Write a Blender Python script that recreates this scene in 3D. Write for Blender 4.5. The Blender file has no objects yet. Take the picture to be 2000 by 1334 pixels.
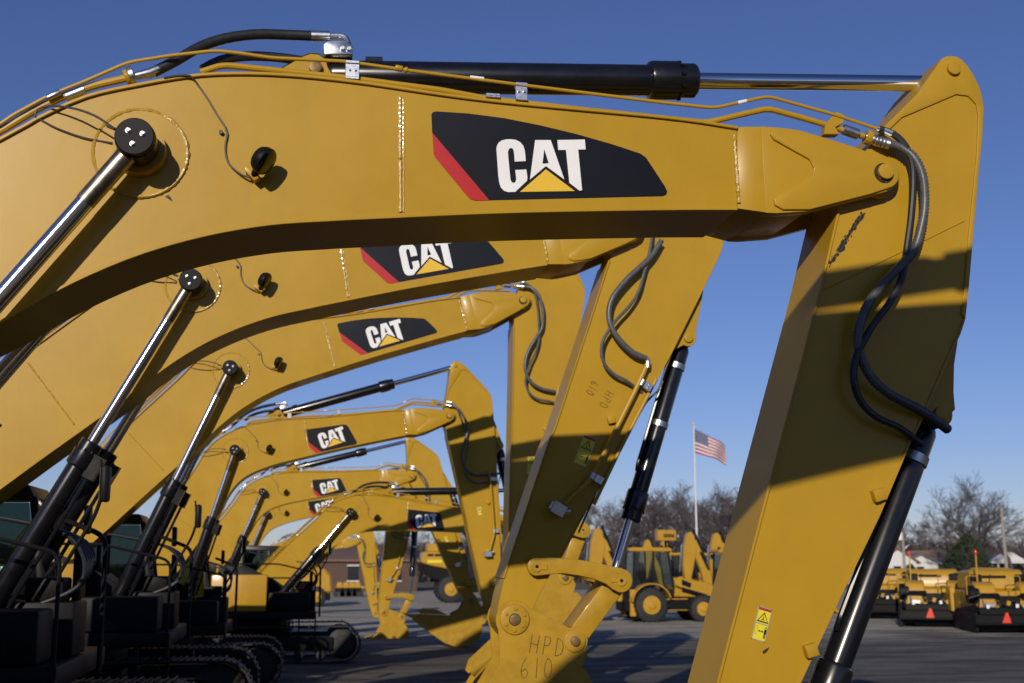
import bpy, bmesh, math, random
from mathutils import Vector, Matrix

# ------------------------------------------------------------------ camera, sky, sun, exposure
S = bpy.context.scene
FPX = 2400.0
TH = math.atan(433 / FPX)
PS = math.atan(420 * math.cos(TH) / FPX)
CAM = Vector((0, 0, 2.4))
cd = bpy.data.cameras.new('camera')
cam = bpy.data.objects.new('camera', cd)
S.collection.objects.link(cam)
cam.location = CAM
cam.rotation_euler = (math.pi / 2 + TH, 0, -PS)
cd.sensor_width = 36
cd.lens = FPX / 2000 * 36
cd.clip_end = 4000
cd.dof.use_dof = True
cd.dof.focus_distance = 9.6
cd.dof.aperture_fstop = 2.2
S.camera = cam

SUN = Vector((0.42, 1.0, -0.375)).normalized()      # direction the light travels
w = bpy.data.worlds.new('World'); S.world = w; w.use_nodes = True
nt = w.node_tree; nt.nodes.clear()
sky = nt.nodes.new('ShaderNodeTexSky'); sky.sky_type = 'NISHITA'; sky.sun_disc = False
sky.sun_elevation = math.asin(-SUN.z)
sky.sun_rotation = math.atan2(-SUN.x, -SUN.y)
sky.air_density = 1.0; sky.dust_density = 0.0; sky.ozone_density = 3.0; sky.altitude = 200
bg = nt.nodes.new('ShaderNodeBackground'); bg.inputs['Strength'].default_value = 0.067
wo = nt.nodes.new('ShaderNodeOutputWorld')
wb = nt.nodes.new('ShaderNodeMix'); wb.data_type = 'RGBA'; wb.blend_type = 'MULTIPLY'; wb.inputs['Factor'].default_value = 1; wb.inputs['B'].default_value = (.874, .895, 1.315, 1)   # the photograph's cool white balance
nt.links.new(sky.outputs[0], wb.inputs['A']); nt.links.new(wb.outputs['Result'], bg.inputs[0]); nt.links.new(bg.outputs[0], wo.inputs[0])
sl = bpy.data.lights.new('sun', 'SUN'); sl.energy = 3.6; sl.angle = math.radians(0.55); sl.color = (1, 0.90, 0.76)
so = bpy.data.objects.new('sun', sl); S.collection.objects.link(so)
so.rotation_euler = SUN.to_track_quat('-Z', 'Y').to_euler(); so.location = (-40, -90, 40)
S.view_settings.view_transform = 'Standard'; S.view_settings.look = 'None'
S.view_settings.gamma = 1; S.view_settings.use_curve_mapping = False
S.view_settings.exposure = -0.15
S.render.engine = 'CYCLES'
S.cycles.max_bounces = 6
rnd = random.Random(4)
COL = S.collection

# ------------------------------------------------------------------ materials
MAT = {}
def mat(name, col, rough=.5, metal=0., var=.0, vscale=3., bump=0., bscale=60., coat=0., rvar=0., spec=.5, streak=False, col2=None, dust=0.):
    m = bpy.data.materials.new(name); m.use_nodes = True
    n = m.node_tree; L = n.links; b = n.nodes['Principled BSDF']
    b.inputs['Base Color'].default_value = (*col, 1); b.inputs['Roughness'].default_value = rough
    b.inputs['Metallic'].default_value = metal; b.inputs['Specular IOR Level'].default_value = spec
    if coat: b.inputs['Coat Weight'].default_value = coat; b.inputs['Coat Roughness'].default_value = .12
    tc = n.nodes.new('ShaderNodeTexCoord')
    src = tc.outputs['Object']
    if var or rvar or col2:
        mp = n.nodes.new('ShaderNodeMapping'); L.new(src, mp.inputs[0])
        if streak: mp.inputs['Scale'].default_value = (1, 1, .25)
        no = n.nodes.new('ShaderNodeTexNoise'); no.inputs['Scale'].default_value = vscale; no.inputs['Detail'].default_value = 6
        no.inputs['Roughness'].default_value = .65
        L.new(mp.outputs[0], no.inputs['Vector'])
        mx = n.nodes.new('ShaderNodeMix'); mx.data_type = 'RGBA'
        if col2: a, c = col, col2
        else:
            a = [x * (1 - var) for x in col]; c = [min(1, x * (1 + var)) for x in col]
        mx.inputs['A'].default_value = (*a, 1); mx.inputs['B'].default_value = (*c, 1)
        rp = n.nodes.new('ShaderNodeValToRGB'); rp.color_ramp.elements[0].position = .35; rp.color_ramp.elements[1].position = .65
        L.new(no.outputs['Fac'], rp.inputs[0]); L.new(rp.outputs[0], mx.inputs['Factor']); L.new(mx.outputs['Result'], b.inputs['Base Color'])
        if rvar:
            mr = n.nodes.new('ShaderNodeMapRange'); mr.inputs['To Min'].default_value = max(.03, rough - rvar); mr.inputs['To Max'].default_value = rough + rvar
            L.new(no.outputs['Fac'], mr.inputs['Value']); L.new(mr.outputs[0], b.inputs['Roughness'])
    if dust:
        # thin dust and dried runs: patchy, drawn out downwards
        d1 = n.nodes.new('ShaderNodeMapping'); d1.inputs['Scale'].default_value = (5, 5, .7); L.new(src, d1.inputs[0])
        dn = n.nodes.new('ShaderNodeTexNoise'); dn.inputs['Scale'].default_value = 1.6; dn.inputs['Detail'].default_value = 8; dn.inputs['Roughness'].default_value = .7; L.new(d1.outputs[0], dn.inputs['Vector'])
        dr = n.nodes.new('ShaderNodeMapRange'); dr.inputs['From Min'].default_value = .52; dr.inputs['From Max'].default_value = .80; dr.inputs['To Max'].default_value = .35 * dust; L.new(dn.outputs['Fac'], dr.inputs['Value'])
        dm = n.nodes.new('ShaderNodeMix'); dm.data_type = 'RGBA'; dm.inputs['B'].default_value = (.30, .21, .085, 1)
        if b.inputs['Base Color'].links: L.new(b.inputs['Base Color'].links[0].from_socket, dm.inputs['A'])
        else: dm.inputs['A'].default_value = (*col, 1)
        L.new(dr.outputs[0], dm.inputs['Factor']); L.new(dm.outputs['Result'], b.inputs['Base Color'])
    if bump:
        nb = n.nodes.new('ShaderNodeTexNoise'); nb.inputs['Scale'].default_value = bscale; nb.inputs['Detail'].default_value = 4
        L.new(src, nb.inputs['Vector'])
        bp = n.nodes.new('ShaderNodeBump'); bp.inputs['Strength'].default_value = bump; bp.inputs['Distance'].default_value = .02
        L.new(nb.outputs['Fac'], bp.inputs['Height']); L.new(bp.outputs[0], b.inputs['Normal'])
    MAT[name] = m
    return m
YEL = (.458, .268, .016)
mat('yellow_paint', YEL, .36, var=.05, vscale=1.3, bump=.05, bscale=3.5, coat=.06, rvar=.10, spec=.28, dust=.5)
mat('worn_yellow_paint', (.44, .255, .018), .44, var=.12, vscale=5, bump=.08, bscale=40, coat=.08, rvar=.1, spec=.3, dust=.8)
mat('equipment_yellow', (.47, .258, .014), .42, var=.08, vscale=2, coat=.2)
mat('black_paint', (.007, .007, .009), .26, var=.2, vscale=6, coat=.3, rvar=.06)
mat('matt_black', (.008, .008, .009), .5, var=.2, vscale=8, spec=.16)
mat('cab_black', (.009, .009, .010), .4, spec=.35, var=.15, vscale=4)
mat('chrome', (.78, .78, .80), .13, metal=1, rvar=.03, vscale=30)
mat('dull_steel', (.30, .27, .22), .34, metal=1, var=.3, vscale=12, rvar=.08)
mat('zinc', (.62, .64, .66), .34, metal=1, var=.2, vscale=40)
mat('hose_rubber', (.020, .021, .023), .42, var=.2, vscale=20)
mat('conduit_grey', (.09, .095, .10), .38, var=.25, vscale=25)
mat('cable_dark', (.05, .045, .04), .5, var=.2)
mat('weld_paint', (.47, .29, .03), .2, bump=.22, bscale=110, coat=.5)
mat('logo_black', (.006, .0065, .011), .35, spec=.3, var=.1)
mat('logo_red', (.48, .012, .014), .38, var=.05)
mat('logo_white', (.86, .86, .86), .4, var=.03)
mat('logo_yellow', (.80, .50, .035), .4, var=.03)
mat('label_yellow', (.78, .66, .03), .45, var=.05)
mat('label_red', (.42, .03, .02), .45, var=.05)
mat('label_grey', (.35, .33, .28), .5, var=.05)
mat('marker_ink', (.07, .045, .02), .6, var=.2)
mat('grease', (.020, .016, .010), .5, var=.4, vscale=40, bump=.5)
mat('track_steel', (.018, .017, .016), .55, metal=.2, var=.35, vscale=9, bump=.3)
mat('tyre_rubber', (.022, .022, .023), .75, var=.25, vscale=12, bump=.2)
mat('rust_pin', (.22, .13, .05), .5, metal=.4, var=.3, vscale=30)
mat('bark', (.075, .062, .057), .9, var=.35, vscale=4, bump=.5, bscale=12)
mat('twig', (.088, .072, .070), .9, var=.35, vscale=1)  # greyed so the colour itself stands in for distance haze
mat('evergreen', (.030, .042, .020), .8, var=.4, vscale=2)
mat('siding_white', (.70, .70, .68), .7, var=.04)
mat('roof_tan', (.30, .19, .13), .85, var=.15, vscale=6)
mat('roof_grey', (.16, .16, .165), .85, var=.15, vscale=6)
mat('roof_brown', (.20, .12, .085), .85, var=.15, vscale=6)
mat('brick_dark', (.10, .060, .045), .85, var=.25, vscale=8)
mat('window_dark', (.02, .024, .03), .12, var=.1)
mat('wood_pole', (.30, .27, .24), .8, var=.2, vscale=8)
mat('pole_white', (.72, .72, .72), .45, var=.06)
mat('flag_red', (.34, .02, .03), .8, var=.06); mat('flag_white', (.66, .66, .68), .8, var=.03); mat('flag_blue', (.022, .03, .13), .8, var=.06)
mat('safety_orange', (.75, .045, .02), .5, var=.05)
mat('cone_base', (.05, .05, .05), .7, var=.1)
g = mat('cab_glass', (.03, .035, .035), .06)
def _glass(m, tint, fac):
    n = m.node_tree; n.nodes.clear()
    o = n.nodes.new('ShaderNodeOutputMaterial'); t = n.nodes.new('ShaderNodeBsdfTransparent'); gl = n.nodes.new('ShaderNodeBsdfGlossy')
    t.inputs[0].default_value = (*tint, 1); gl.inputs['Roughness'].default_value = .03
    f = n.nodes.new('ShaderNodeFresnel'); f.inputs[0].default_value = 1.5
    no = n.nodes.new('ShaderNodeTexNoise'); no.inputs['Scale'].default_value = 2
    ad = n.nodes.new('ShaderNodeMath'); ad.operation = 'MULTIPLY_ADD'; ad.inputs[1].default_value = fac
    n.links.new(no.outputs[0], ad.inputs[0]); n.links.new(f.outputs[0], ad.inputs[2])
    mx = n.nodes.new('ShaderNodeMixShader')
    n.links.new(ad.outputs[0], mx.inputs[0]); n.links.new(t.outputs[0], mx.inputs[1]); n.links.new(gl.outputs[0], mx.inputs[2]); n.links.new(mx.outputs[0], o.inputs[0])
_glass(g, (.20, .27, .27), .05)
g = mat('clear_glass', (.03, .035, .035), .06); _glass(g, (.60, .70, .70), .06)
g = mat('red_lens', (.7, .02, .01), .2, coat=.5)
# the lot: worn asphalt with gravel
m = mat('lot_surface', (.11, .105, .10), .9); n = m.node_tree; L = n.links; b = n.nodes['Principled BSDF']
tc = n.nodes.new('ShaderNodeTexCoord')
n1 = n.nodes.new('ShaderNodeTexNoise'); n1.inputs['Scale'].default_value = .55; n1.inputs['Detail'].default_value = 12; n1.inputs['Roughness'].default_value = .7
n2 = n.nodes.new('ShaderNodeTexNoise'); n2.inputs['Scale'].default_value = 26; n2.inputs['Detail'].default_value = 5
mp = n.nodes.new('ShaderNodeMapping'); mp.inputs['Scale'].default_value = (.45, 1.6, 1); L.new(tc.outputs['Object'], mp.inputs[0])
L.new(mp.outputs[0], n1.inputs['Vector']); L.new(tc.outputs['Object'], n2.inputs['Vector'])
mx = n.nodes.new('ShaderNodeMix'); mx.data_type = 'RGBA'; mx.inputs['A'].default_value = (.10, .095, .088, 1); mx.inputs['B'].default_value = (.27, .25, .225, 1)
rp = n.nodes.new('ShaderNodeValToRGB'); rp.color_ramp.elements[0].position = .38; rp.color_ramp.elements[1].position = .62
L.new(n1.outputs[0], rp.inputs[0]); L.new(rp.outputs[0], mx.inputs['Factor'])
m2x = n.nodes.new('ShaderNodeMix'); m2x.data_type = 'RGBA'; m2x.blend_type = 'OVERLAY'; m2x.inputs['Factor'].default_value = .75
L.new(mx.outputs['Result'], m2x.inputs['A']); L.new(n2.outputs[0], m2x.inputs['B']); L.new(m2x.outputs['Result'], b.inputs['Base Color'])
bp = n.nodes.new('ShaderNodeBump'); bp.inputs['Strength'].default_value = .7; bp.inputs['Distance'].default_value = .03; L.new(n2.outputs[0], bp.inputs['Height']); L.new(bp.outputs[0], b.inputs['Normal'])
# asphalt close by, giving way to pale gravel further into the yard
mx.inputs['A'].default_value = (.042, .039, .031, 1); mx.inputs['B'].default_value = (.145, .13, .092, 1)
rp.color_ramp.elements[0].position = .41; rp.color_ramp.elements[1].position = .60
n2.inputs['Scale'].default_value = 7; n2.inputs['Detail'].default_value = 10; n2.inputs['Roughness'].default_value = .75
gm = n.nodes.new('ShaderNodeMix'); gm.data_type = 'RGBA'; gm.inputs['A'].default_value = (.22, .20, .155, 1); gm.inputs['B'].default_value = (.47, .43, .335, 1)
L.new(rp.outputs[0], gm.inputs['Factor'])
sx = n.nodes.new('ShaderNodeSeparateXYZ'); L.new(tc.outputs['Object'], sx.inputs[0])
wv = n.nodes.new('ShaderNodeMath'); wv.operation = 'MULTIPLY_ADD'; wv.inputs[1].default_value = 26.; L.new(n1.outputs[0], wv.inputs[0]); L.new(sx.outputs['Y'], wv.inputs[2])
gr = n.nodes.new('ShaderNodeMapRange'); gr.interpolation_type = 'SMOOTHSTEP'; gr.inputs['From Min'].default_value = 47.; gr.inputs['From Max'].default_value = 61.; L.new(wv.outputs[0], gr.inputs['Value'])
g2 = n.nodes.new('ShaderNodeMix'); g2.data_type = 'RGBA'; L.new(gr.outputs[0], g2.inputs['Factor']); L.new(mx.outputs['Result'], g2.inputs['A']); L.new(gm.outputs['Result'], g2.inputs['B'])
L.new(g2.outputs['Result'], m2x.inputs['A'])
mat('dry_grass', (.12, .10, .055), .95, var=.3, vscale=.5)

# ------------------------------------------------------------------ geometry helpers
V = Vector
class MB:
    """collects vertices and faces of ONE mesh"""
    def __init__(s): s.v = []; s.f = []
    def add(s, vs, fs):
        o = len(s.v); s.v += [tuple(p) for p in vs]; s.f += [tuple(i + o for i in f) for f in fs]; return s
    def box(s, x0, x1, y0, y1, z0, z1, M=None):
        vs = [V((x, y, z)) for z in (z0, z1) for y in (y0, y1) for x in (x0, x1)]
        if M is not None: vs = [M @ p for p in vs]
        return s.add(vs, [(0, 2, 3, 1), (4, 5, 7, 6), (0, 1, 5, 4), (2, 6, 7, 3), (0, 4, 6, 2), (1, 3, 7, 5)])
    def prism(s, poly, y0, y1):
        n = len(poly)
        vs = [(x, y0, z) for x, z in poly] + [(x, y1, z) for x, z in poly]
        return s.add(vs, [tuple(range(n)), tuple(range(2 * n - 1, n - 1, -1))] + [(i, i + n, (i + 1) % n + n, (i + 1) % n) for i in range(n)])
    def prism_v(s, poly, z0, z1):
        n = len(poly)
        vs = [(x, y, z0) for x, y in poly] + [(x, y, z1) for x, y in poly]
        return s.add(vs, [tuple(range(n)), tuple(range(2 * n - 1, n - 1, -1))] + [(i, i + n, (i + 1) % n + n, (i + 1) % n) for i in range(n)])
    def prism_x(s, poly, x0, x1):
        n = len(poly)
        vs = [(x0, y, z) for y, z in poly] + [(x1, y, z) for y, z in poly]
        return s.add(vs, [tuple(range(n)), tuple(range(2 * n - 1, n - 1, -1))] + [(i, i + n, (i + 1) % n + n, (i + 1) % n) for i in range(n)])
    def sheet(s, poly, y):
        return s.add([(x, y, z) for x, z in poly], [tuple(range(len(poly)))])
    def lathe(s, p, q, prof, seg=16):
        """prof: (t along p->q in metres, radius)"""
        p = V(p); a = (V(q) - p).normalized()
        u = a.orthogonal().normalized(); w_ = a.cross(u)
        vs = []; fs = []
        for t, r in prof:
            for i in range(seg):
                an = 2 * math.pi * i / seg
                vs.append(p + a * t + (u * math.cos(an) + w_ * math.sin(an)) * r)
        for j in range(len(prof) - 1):
            for i in range(seg):
                k = (i + 1) % seg
                fs.append((j * seg + i, j * seg + k, (j + 1) * seg + k, (j + 1) * seg + i))
        fs.append(tuple(range(seg - 1, -1, -1))); fs.append(tuple((len(prof) - 1) * seg + i for i in range(seg)))
        return s.add(vs, fs)
    def cyl(s, p, q, r, seg=16, r2=None):
        l = (V(q) - V(p)).length
        return s.lathe(p, q, [(0, r), (l, r if r2 is None else r2)], seg)
    def tube(s, pts, r, seg=8, ring=None):
        pts = [V(p) for p in pts]
        n = len(pts); vs = []; fs = []; u = None
        for i, p in enumerate(pts):
            t = (pts[min(i + 1, n - 1)] - pts[max(i - 1, 0)])
            if t.length < 1e-9: t = V((1, 0, 0))
            t.normalize()
            if u is None: u = t.orthogonal().normalized()
            u = (u - t * u.dot(t))
            if u.length < 1e-6: u = t.orthogonal()
            u.normalize(); w_ = t.cross(u)
            rr = r(i / (n - 1)) if callable(r) else (r[i] if isinstance(r, (list, tuple)) else r)
            if ring and i % 2: rr *= ring
            for k in range(seg):
                an = 2 * math.pi * k / seg
                vs.append(p + (u * math.cos(an) + w_ * math.sin(an)) * rr)
        for j in range(n - 1):
            for i in range(seg):
                k = (i + 1) % seg
                fs.append((j * seg + i, j * seg + k, (j + 1) * seg + k, (j + 1) * seg + i))
        fs.append(tuple(range(seg - 1, -1, -1))); fs.append(tuple((n - 1) * seg + i for i in range(seg)))
        return s.add(vs, fs)
    def mesh(s, name, material, bevel=0., seg=2, ang=32, fix=True):
        me = bpy.data.meshes.new(name)
        me.from_pydata(s.v, [], s.f)
        bm = bmesh.new(); bm.from_mesh(me)
        if fix: bmesh.ops.recalc_face_normals(bm, faces=bm.faces)
        if bevel:
            es = [e for e in bm.edges if len(e.link_faces) == 2 and e.calc_face_angle(0) > math.radians(28)]
            bmesh.ops.bevel(bm, geom=es, offset=bevel, segments=seg, affect='EDGES', clamp_overlap=True, profile=.5)
        for f in bm.faces: f.smooth = True
        bm.to_mesh(me); bm.free()
        me.set_sharp_from_angle(angle=math.radians(ang))
        for mm in (material if isinstance(material, (list, tuple)) else [material]): me.materials.append(MAT[mm])
        return me

def cr(pts, step=.05, closed=False):
    """Catmull-Rom through points of any dimension, resampled to about `step`"""
    pts = [V(p) for p in pts]; n = len(pts); out = []
    rng = range(n if closed else n - 1)
    for i in rng:
        p1 = pts[i]; p2 = pts[(i + 1) % n]
        p0 = pts[(i - 1) % n] if (closed or i > 0) else p1 * 2 - p2
        p3 = pts[(i + 2) % n] if (closed or i + 2 < n) else p2 * 2 - p1
        k = max(1, int((p2 - p1).length / step))
        for j in range(k):
            t = j / k
            out.append(.5 * ((2 * p1) + (p2 - p0) * t + (2 * p0 - 5 * p1 + 4 * p2 - p3) * t * t + (3 * p1 - p0 - 3 * p2 + p3) * t ** 3))
    if not closed: out.append(pts[-1])
    return out
def arc(c, r, a0, a1, n):
    return [(c[0] + r * math.cos(math.radians(a0 + (a1 - a0) * i / n)), c[1] + r * math.sin(math.radians(a0 + (a1 - a0) * i / n))) for i in range(n + 1)]
def rounded(pts, r, k=4):
    """polyline with bent corners: pipe bends"""
    pts = [V(p) for p in pts]; out = [pts[0]]
    for a, b, c in zip(pts, pts[1:], pts[2:]):
        d1 = (a - b); d2 = (c - b); rr = min(r, d1.length * .45, d2.length * .45)
        p = b + d1.normalized() * rr; q = b + d2.normalized() * rr
        for i in range(k + 1):
            t = i / k; out.append(p * (1 - t) ** 2 + b * 2 * t * (1 - t) + q * t * t)
    out.append(pts[-1]); return out

def tag(o, label=None, cat=None, group=None, kind=None):
    if label: o['label'] = label
    if cat: o['category'] = cat
    if group: o['group'] = group
    if kind: o['kind'] = kind
    return o
def ob(name, me, parent=None, M=None):
    o = bpy.data.objects.new(name, me); COL.objects.link(o)
    if parent is not None: o.parent = parent
    if M is not None: o.matrix_basis = M
    return o
def empty(name, loc, rz=0):
    o = bpy.data.objects.new(name, None); COL.objects.link(o); o.location = loc; o.rotation_euler = (0, 0, rz); o.empty_display_size = .3
    return o
KIDS = {}
def copy_tree(o, parent=None):
    c = o.copy(); COL.objects.link(c); c.parent = parent
    for ch in list(o.children): copy_tree(ch, c)
    return c
CACHE = {}
def cached(key, fn):
    if key not in CACHE: CACHE[key] = fn()
    return CACHE[key]

# layout: a point of the photograph on the vertical plane at distance Y
_R = V((math.cos(PS), -math.sin(PS), 0)); _F = V((math.sin(PS) * math.cos(TH), math.cos(PS) * math.cos(TH), math.sin(TH))); _U = _R.cross(_F)
def at(u, v, Y):
    d = _F + _R * ((u - 1000) / FPX) - _U * ((v - 667) / FPX)
    return CAM + d * (Y / d.y)
def xz(u, v, Y):
    p = at(u, v, Y); return V((p.x, p.z))
def rot2(p, deg):
    a = math.radians(deg); return V((p[0] * math.cos(a) - p[1] * math.sin(a), p[0] * math.sin(a) + p[1] * math.cos(a)))

# ------------------------------------------------------------------ ground
def grid_ground():
    mb = MB(); xs = [-1500, -300, -60, -20, 0, 20, 60, 120, 400, 1500]; ys = [-300, -60, -20, 0, 20, 60, 120, 400, 3500]
    vs = [(x, y, 0) for y in ys for x in xs]; nx = len(xs)
    mb.add(vs, [(j * nx + i, j * nx + i + 1, (j + 1) * nx + i + 1, (j + 1) * nx + i) for j in range(len(ys) - 1) for i in range(nx - 1)])
    return mb.mesh('ground', 'lot_surface')
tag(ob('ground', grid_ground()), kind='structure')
mb = MB(); mb.add([(-900, 112, .02), (900, 112, .02), (1500, 900, .02), (-1500, 900, .02)], [(0, 1, 2, 3)])
tag(ob('grass_verge', mb.mesh('grass_verge', 'dry_grass')), kind='structure')

# ------------------------------------------------------------------ excavators: frames
W = .74                                  # boom width
Y1 = 8.0
P1 = xz(262, 265, Y1 - .34); N1 = xz(1727, 337, Y1 - .05); T1 = xz(1137, 372, Y1)
PN = N1 - P1; PT = T1 - P1
class Frame: pass
def frame(Y, pin, ref, kind='nose', srot=0., brot=0., var='A', st='M'):
    f = Frame(); f.Y = Y; f.var = var; f.brot = brot; f.st = st
    d0 = PN if kind == 'nose' else PT
    f.P = xz(pin[0], pin[1], Y - .34)
    r = xz(ref[0], ref[1], Y - (.05 if kind == 'nose' else 0))
    d = r - f.P
    f.s = d.length / d0.length
    f.phi = math.degrees(math.atan2(d.y, d.x) - math.atan2(d0.y, d0.x))
    f.N = f.P + rot2(PN, f.phi) * f.s
    f.srot = srot
    return f
F1 = frame(Y1, (262, 265), (1727, 337), st='A')
F2 = frame(13.9, (372, 545), (885, 523), 'T', -4.0)
F3 = frame(20.5, (449, 717), (1022, 586), srot=13.5)
F4 = frame(25.8, (458, 878), (878, 812), srot=28, var='B')
F7 = frame(32.3, (685, 1000), (1018, 1028), srot=6, var='B')
F5 = frame(36.2, (512, 960), (805, 930), srot=40, brot=-76, var='B')
F6 = frame(41.0, (520, 1003), (768, 965), srot=10, brot=-8, var='B')
F8 = frame(57.0, (545, 1075), (700, 1058), srot=28, var='B')
for nm in ('F1', 'F2', 'F3', 'F4', 'F7', 'F5', 'F6', 'F8'):
    q = globals()[nm]; print(nm, 'Y', q.Y, 'P', tuple(round(c, 2) for c in q.P), 'N', tuple(round(c, 2) for c in q.N), 's', round(q.s, 3), 'phi', round(q.phi, 1))

def L1(u, v, dy=0.): return xz(u, v, Y1 + dy) - P1            # photo point on the first machine -> boom frame
SY = .08                                                       # stick's near face behind boom's near face
def S1(u, v, dy=SY): return xz(u, v, Y1 + dy) - N1
def S2(u, v, dy=SY): return rot2(xz(u, v, F2.Y + dy * F2.s) - F2.N, -F2.srot) / F2.s
def B4(u, v, dy=0.): return rot2(xz(u, v, F4.Y + dy) - F4.P, -F4.phi) / F4.s
def S4(u, v, dy=SY): return rot2(xz(u, v, F4.Y + dy * F4.s) - F4.N, -F4.srot) / F4.s
def bend(p, var):
    if var == 'A': return V(p)
    t = max(0., min(1., (.7 - p[0]) / 1.7)); t = t * t * (3 - 2 * t)
    c = V((.1, -.35)); return c + rot2(V(p) - c, 17 * t)
def p3(p, y): return V((p[0], y, p[1]))

# ---- boom outline
TOP = [(-60, 304), (0, 270), (70, 231), (168, 187), (280, 162), (371, 147), (455, 142), (560, 145), (700, 159), (950, 194), (1300, 228), (1440, 248)]
BOT = [(1440, 407), (1300, 407.5), (1000, 413), (740, 424), (640, 429), (525, 437), (402, 458), (280, 492), (175, 534), (87, 578), (0, 628)]
_top = [L1(*p) for p in TOP]; _bot = [L1(*p) for p in BOT]
LEG = V((-math.cos(math.radians(30.5)), -math.sin(math.radians(30.5))))
FOOT = V((-3.9, -2.52))
_top = [FOOT + V((-.30, .12)), FOOT + V((-.1, .3))] + [FOOT + V((.9, 1.12)), FOOT + V((1.9, 1.86))] + _top[1:]
_bot = _bot + [_bot[-1] + LEG * 1.1, _bot[-1] + LEG * 2.3, FOOT + V((.12, -.28)), FOOT + V((-.2, -.2))]
FOOTB = {v: bend(FOOT, v) for v in 'AB'}
def outline(var):
    t = [bend(p, var) for p in cr(_top, .09)]; b = [bend(p, var) for p in cr(_bot, .09)]
    return t, b
def off(poly, d):
    """offset an open polyline sideways"""
    out = []
    for i, p in enumerate(poly):
        t = poly[min(i + 1, len(poly) - 1)] - poly[max(i - 1, 0)]; t.normalize(); out.append(p + V((-t.y, t.x)) * d)
    return out
def strip(mb, line, thick, y0, y1):
    """a plate following a line in the XZ plane"""
    o = off(line, thick); n = len(line); vs = []; fs = []
    for a, b in zip(line, o): vs += [p3(a, y0), p3(b, y0), p3(b, y1), p3(a, y1)]
    for i in range(n - 1):
        for k in range(4): fs.append((i * 4 + k, i * 4 + (k + 1) % 4, i * 4 + 4 + (k + 1) % 4, i * 4 + 4 + k))
    fs += [(3, 2, 1, 0), tuple((n - 1) * 4 + k for k in range(4))]
    return mb.add(vs, fs)
NOSE_T = [(1489, 245), (1524, 247), (1562, 252), (1597, 262), (1650, 278), (1713, 300)]
NOSE_B = [(1735, 372), (1582, 411), (1520, 415), (1498, 414)]
def boom_body(var):
    t, b = outline(var); mb = MB()
    ti = off(t, -.022); bi = b
    mb.prism(ti + bi, .0, W)
    return mb.mesh('boom', 'yellow_paint', bevel=.004, seg=1)
def boom_top(var):
    t, b = outline(var)
    return strip(MB(), off(t, -.022), .022, -.024, W + .024).mesh('top_flange', 'yellow_paint', bevel=.004, seg=1)
def boom_bottom(var):
    t, b = outline(var)
    return strip(MB(), off(b, .014), -.020, -.010, W + .010).mesh('bottom_flange', 'yellow_paint', bevel=.003, seg=1)
EARY = -.055
def nose_cast():
    c = L1(1727, 337, EARY)
    poly = [L1(*p, EARY) for p in NOSE_T] + [V(p) for p in arc(c, .128, 78, -78, 14)] + [L1(*p, EARY) for p in NOSE_B]
    mb = MB(); y0, y1 = EARY + .02, W - EARY - .02
    i0 = [q for q in poly]
    # two cheeks of the fork, then the solid root
    root = [L1(1489, 245, EARY), L1(1524, 247, EARY), L1(1562, 252, EARY), L1(1585, 275, EARY), L1(1590, 340, EARY), L1(1582, 409, EARY), L1(1520, 413, EARY), L1(1498, 412, EARY)]
    mb.prism(root, y0 + .004, y1 - .004)
    mb.prism(poly, y0, .06); mb.prism(poly, W - .06, y1)
    # flared transition from the boom box
    a = [L1(1440, 248), L1(1440, 407)]; c0 = [L1(1490, 245, EARY), L1(1499, 413.5, EARY)]
    vs = [p3(a[0], 0), p3(a[1], 0), p3(a[1], W), p3(a[0], W), p3(c0[0], y0), p3(c0[1], y0), p3(c0[1], y1), p3(c0[0], y1)]
    mb.add(vs, [(0, 1, 5, 4), (1, 2, 6, 5), (2, 3, 7, 6), (3, 0, 4, 7), (0, 3, 2, 1), (4, 5, 6, 7)])
    return mb.mesh('nose_casting', 'yellow_paint', bevel=.006, seg=2)
def ear_plate(side):
    c = L1(1727, 337, EARY)
    tp = [(1508, 252), (1524, 250), (1562, 255), (1597, 265), (1650, 281), (1710, 303)]
    v = [(1700, 379), (1582, 409), (1530, 409), (1514, 400), (1512, 388), (1522, 380), (1580, 349), (1588, 340), (1590, 328), (1582, 311), (1512, 272), (1505, 262)]
    poly = [L1(*p, EARY) for p in tp] + [V(p) for p in arc(c, .118, 76, -76, 14)] + [L1(*p, EARY) for p in v]
    mb = MB()
    if side == 0: mb.prism(poly, EARY, EARY + .024)
    else: mb.prism(poly, W - EARY - .024, W - EARY)
    return mb.mesh('fork_plate', 'yellow_paint', bevel=.007, seg=3)
def pin_disc(r, y, t, m='yellow_paint', bev=.006):
    return MB().cyl((0, y, 0), (0, y - t, 0), r, 28).mesh('pin', m, bevel=bev)
def boss(sd):
    mb = MB()
    mb.lathe((0, 0 if sd < 0 else W, 0), (0, sd if sd < 0 else W + 1, 0), [(0, .292), (.012, .290), (.013, .17), (.10, .165)], 48)
    return mb.mesh('cylinder_boss', 'yellow_paint', ang=25)
def boss_weld():
    pts = [V((.298 * math.cos(a), -.008, .298 * math.sin(a))) for a in [i * 2 * math.pi / 110 for i in range(111)]]
    r_ = random.Random(2)
    return MB().tube(pts, [.012 + r_.uniform(-.0035, .0035) for _ in pts], 6).mesh('weld_bead', 'weld_paint')
def weld(a, b, r=.008, y=-.002, seed=1):
    r_ = random.Random(seed); n = max(8, int((b - a).length / .014))
    pts = [p3(a.lerp(b, i / n), y) + V((r_.uniform(-.002, .002), 0, 0)) for i in range(n + 1)]
    return MB().tube(pts, [r * (1 + r_.uniform(-.3, .3)) for _ in pts], 6).mesh('weld_bead', 'weld_paint')

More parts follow.
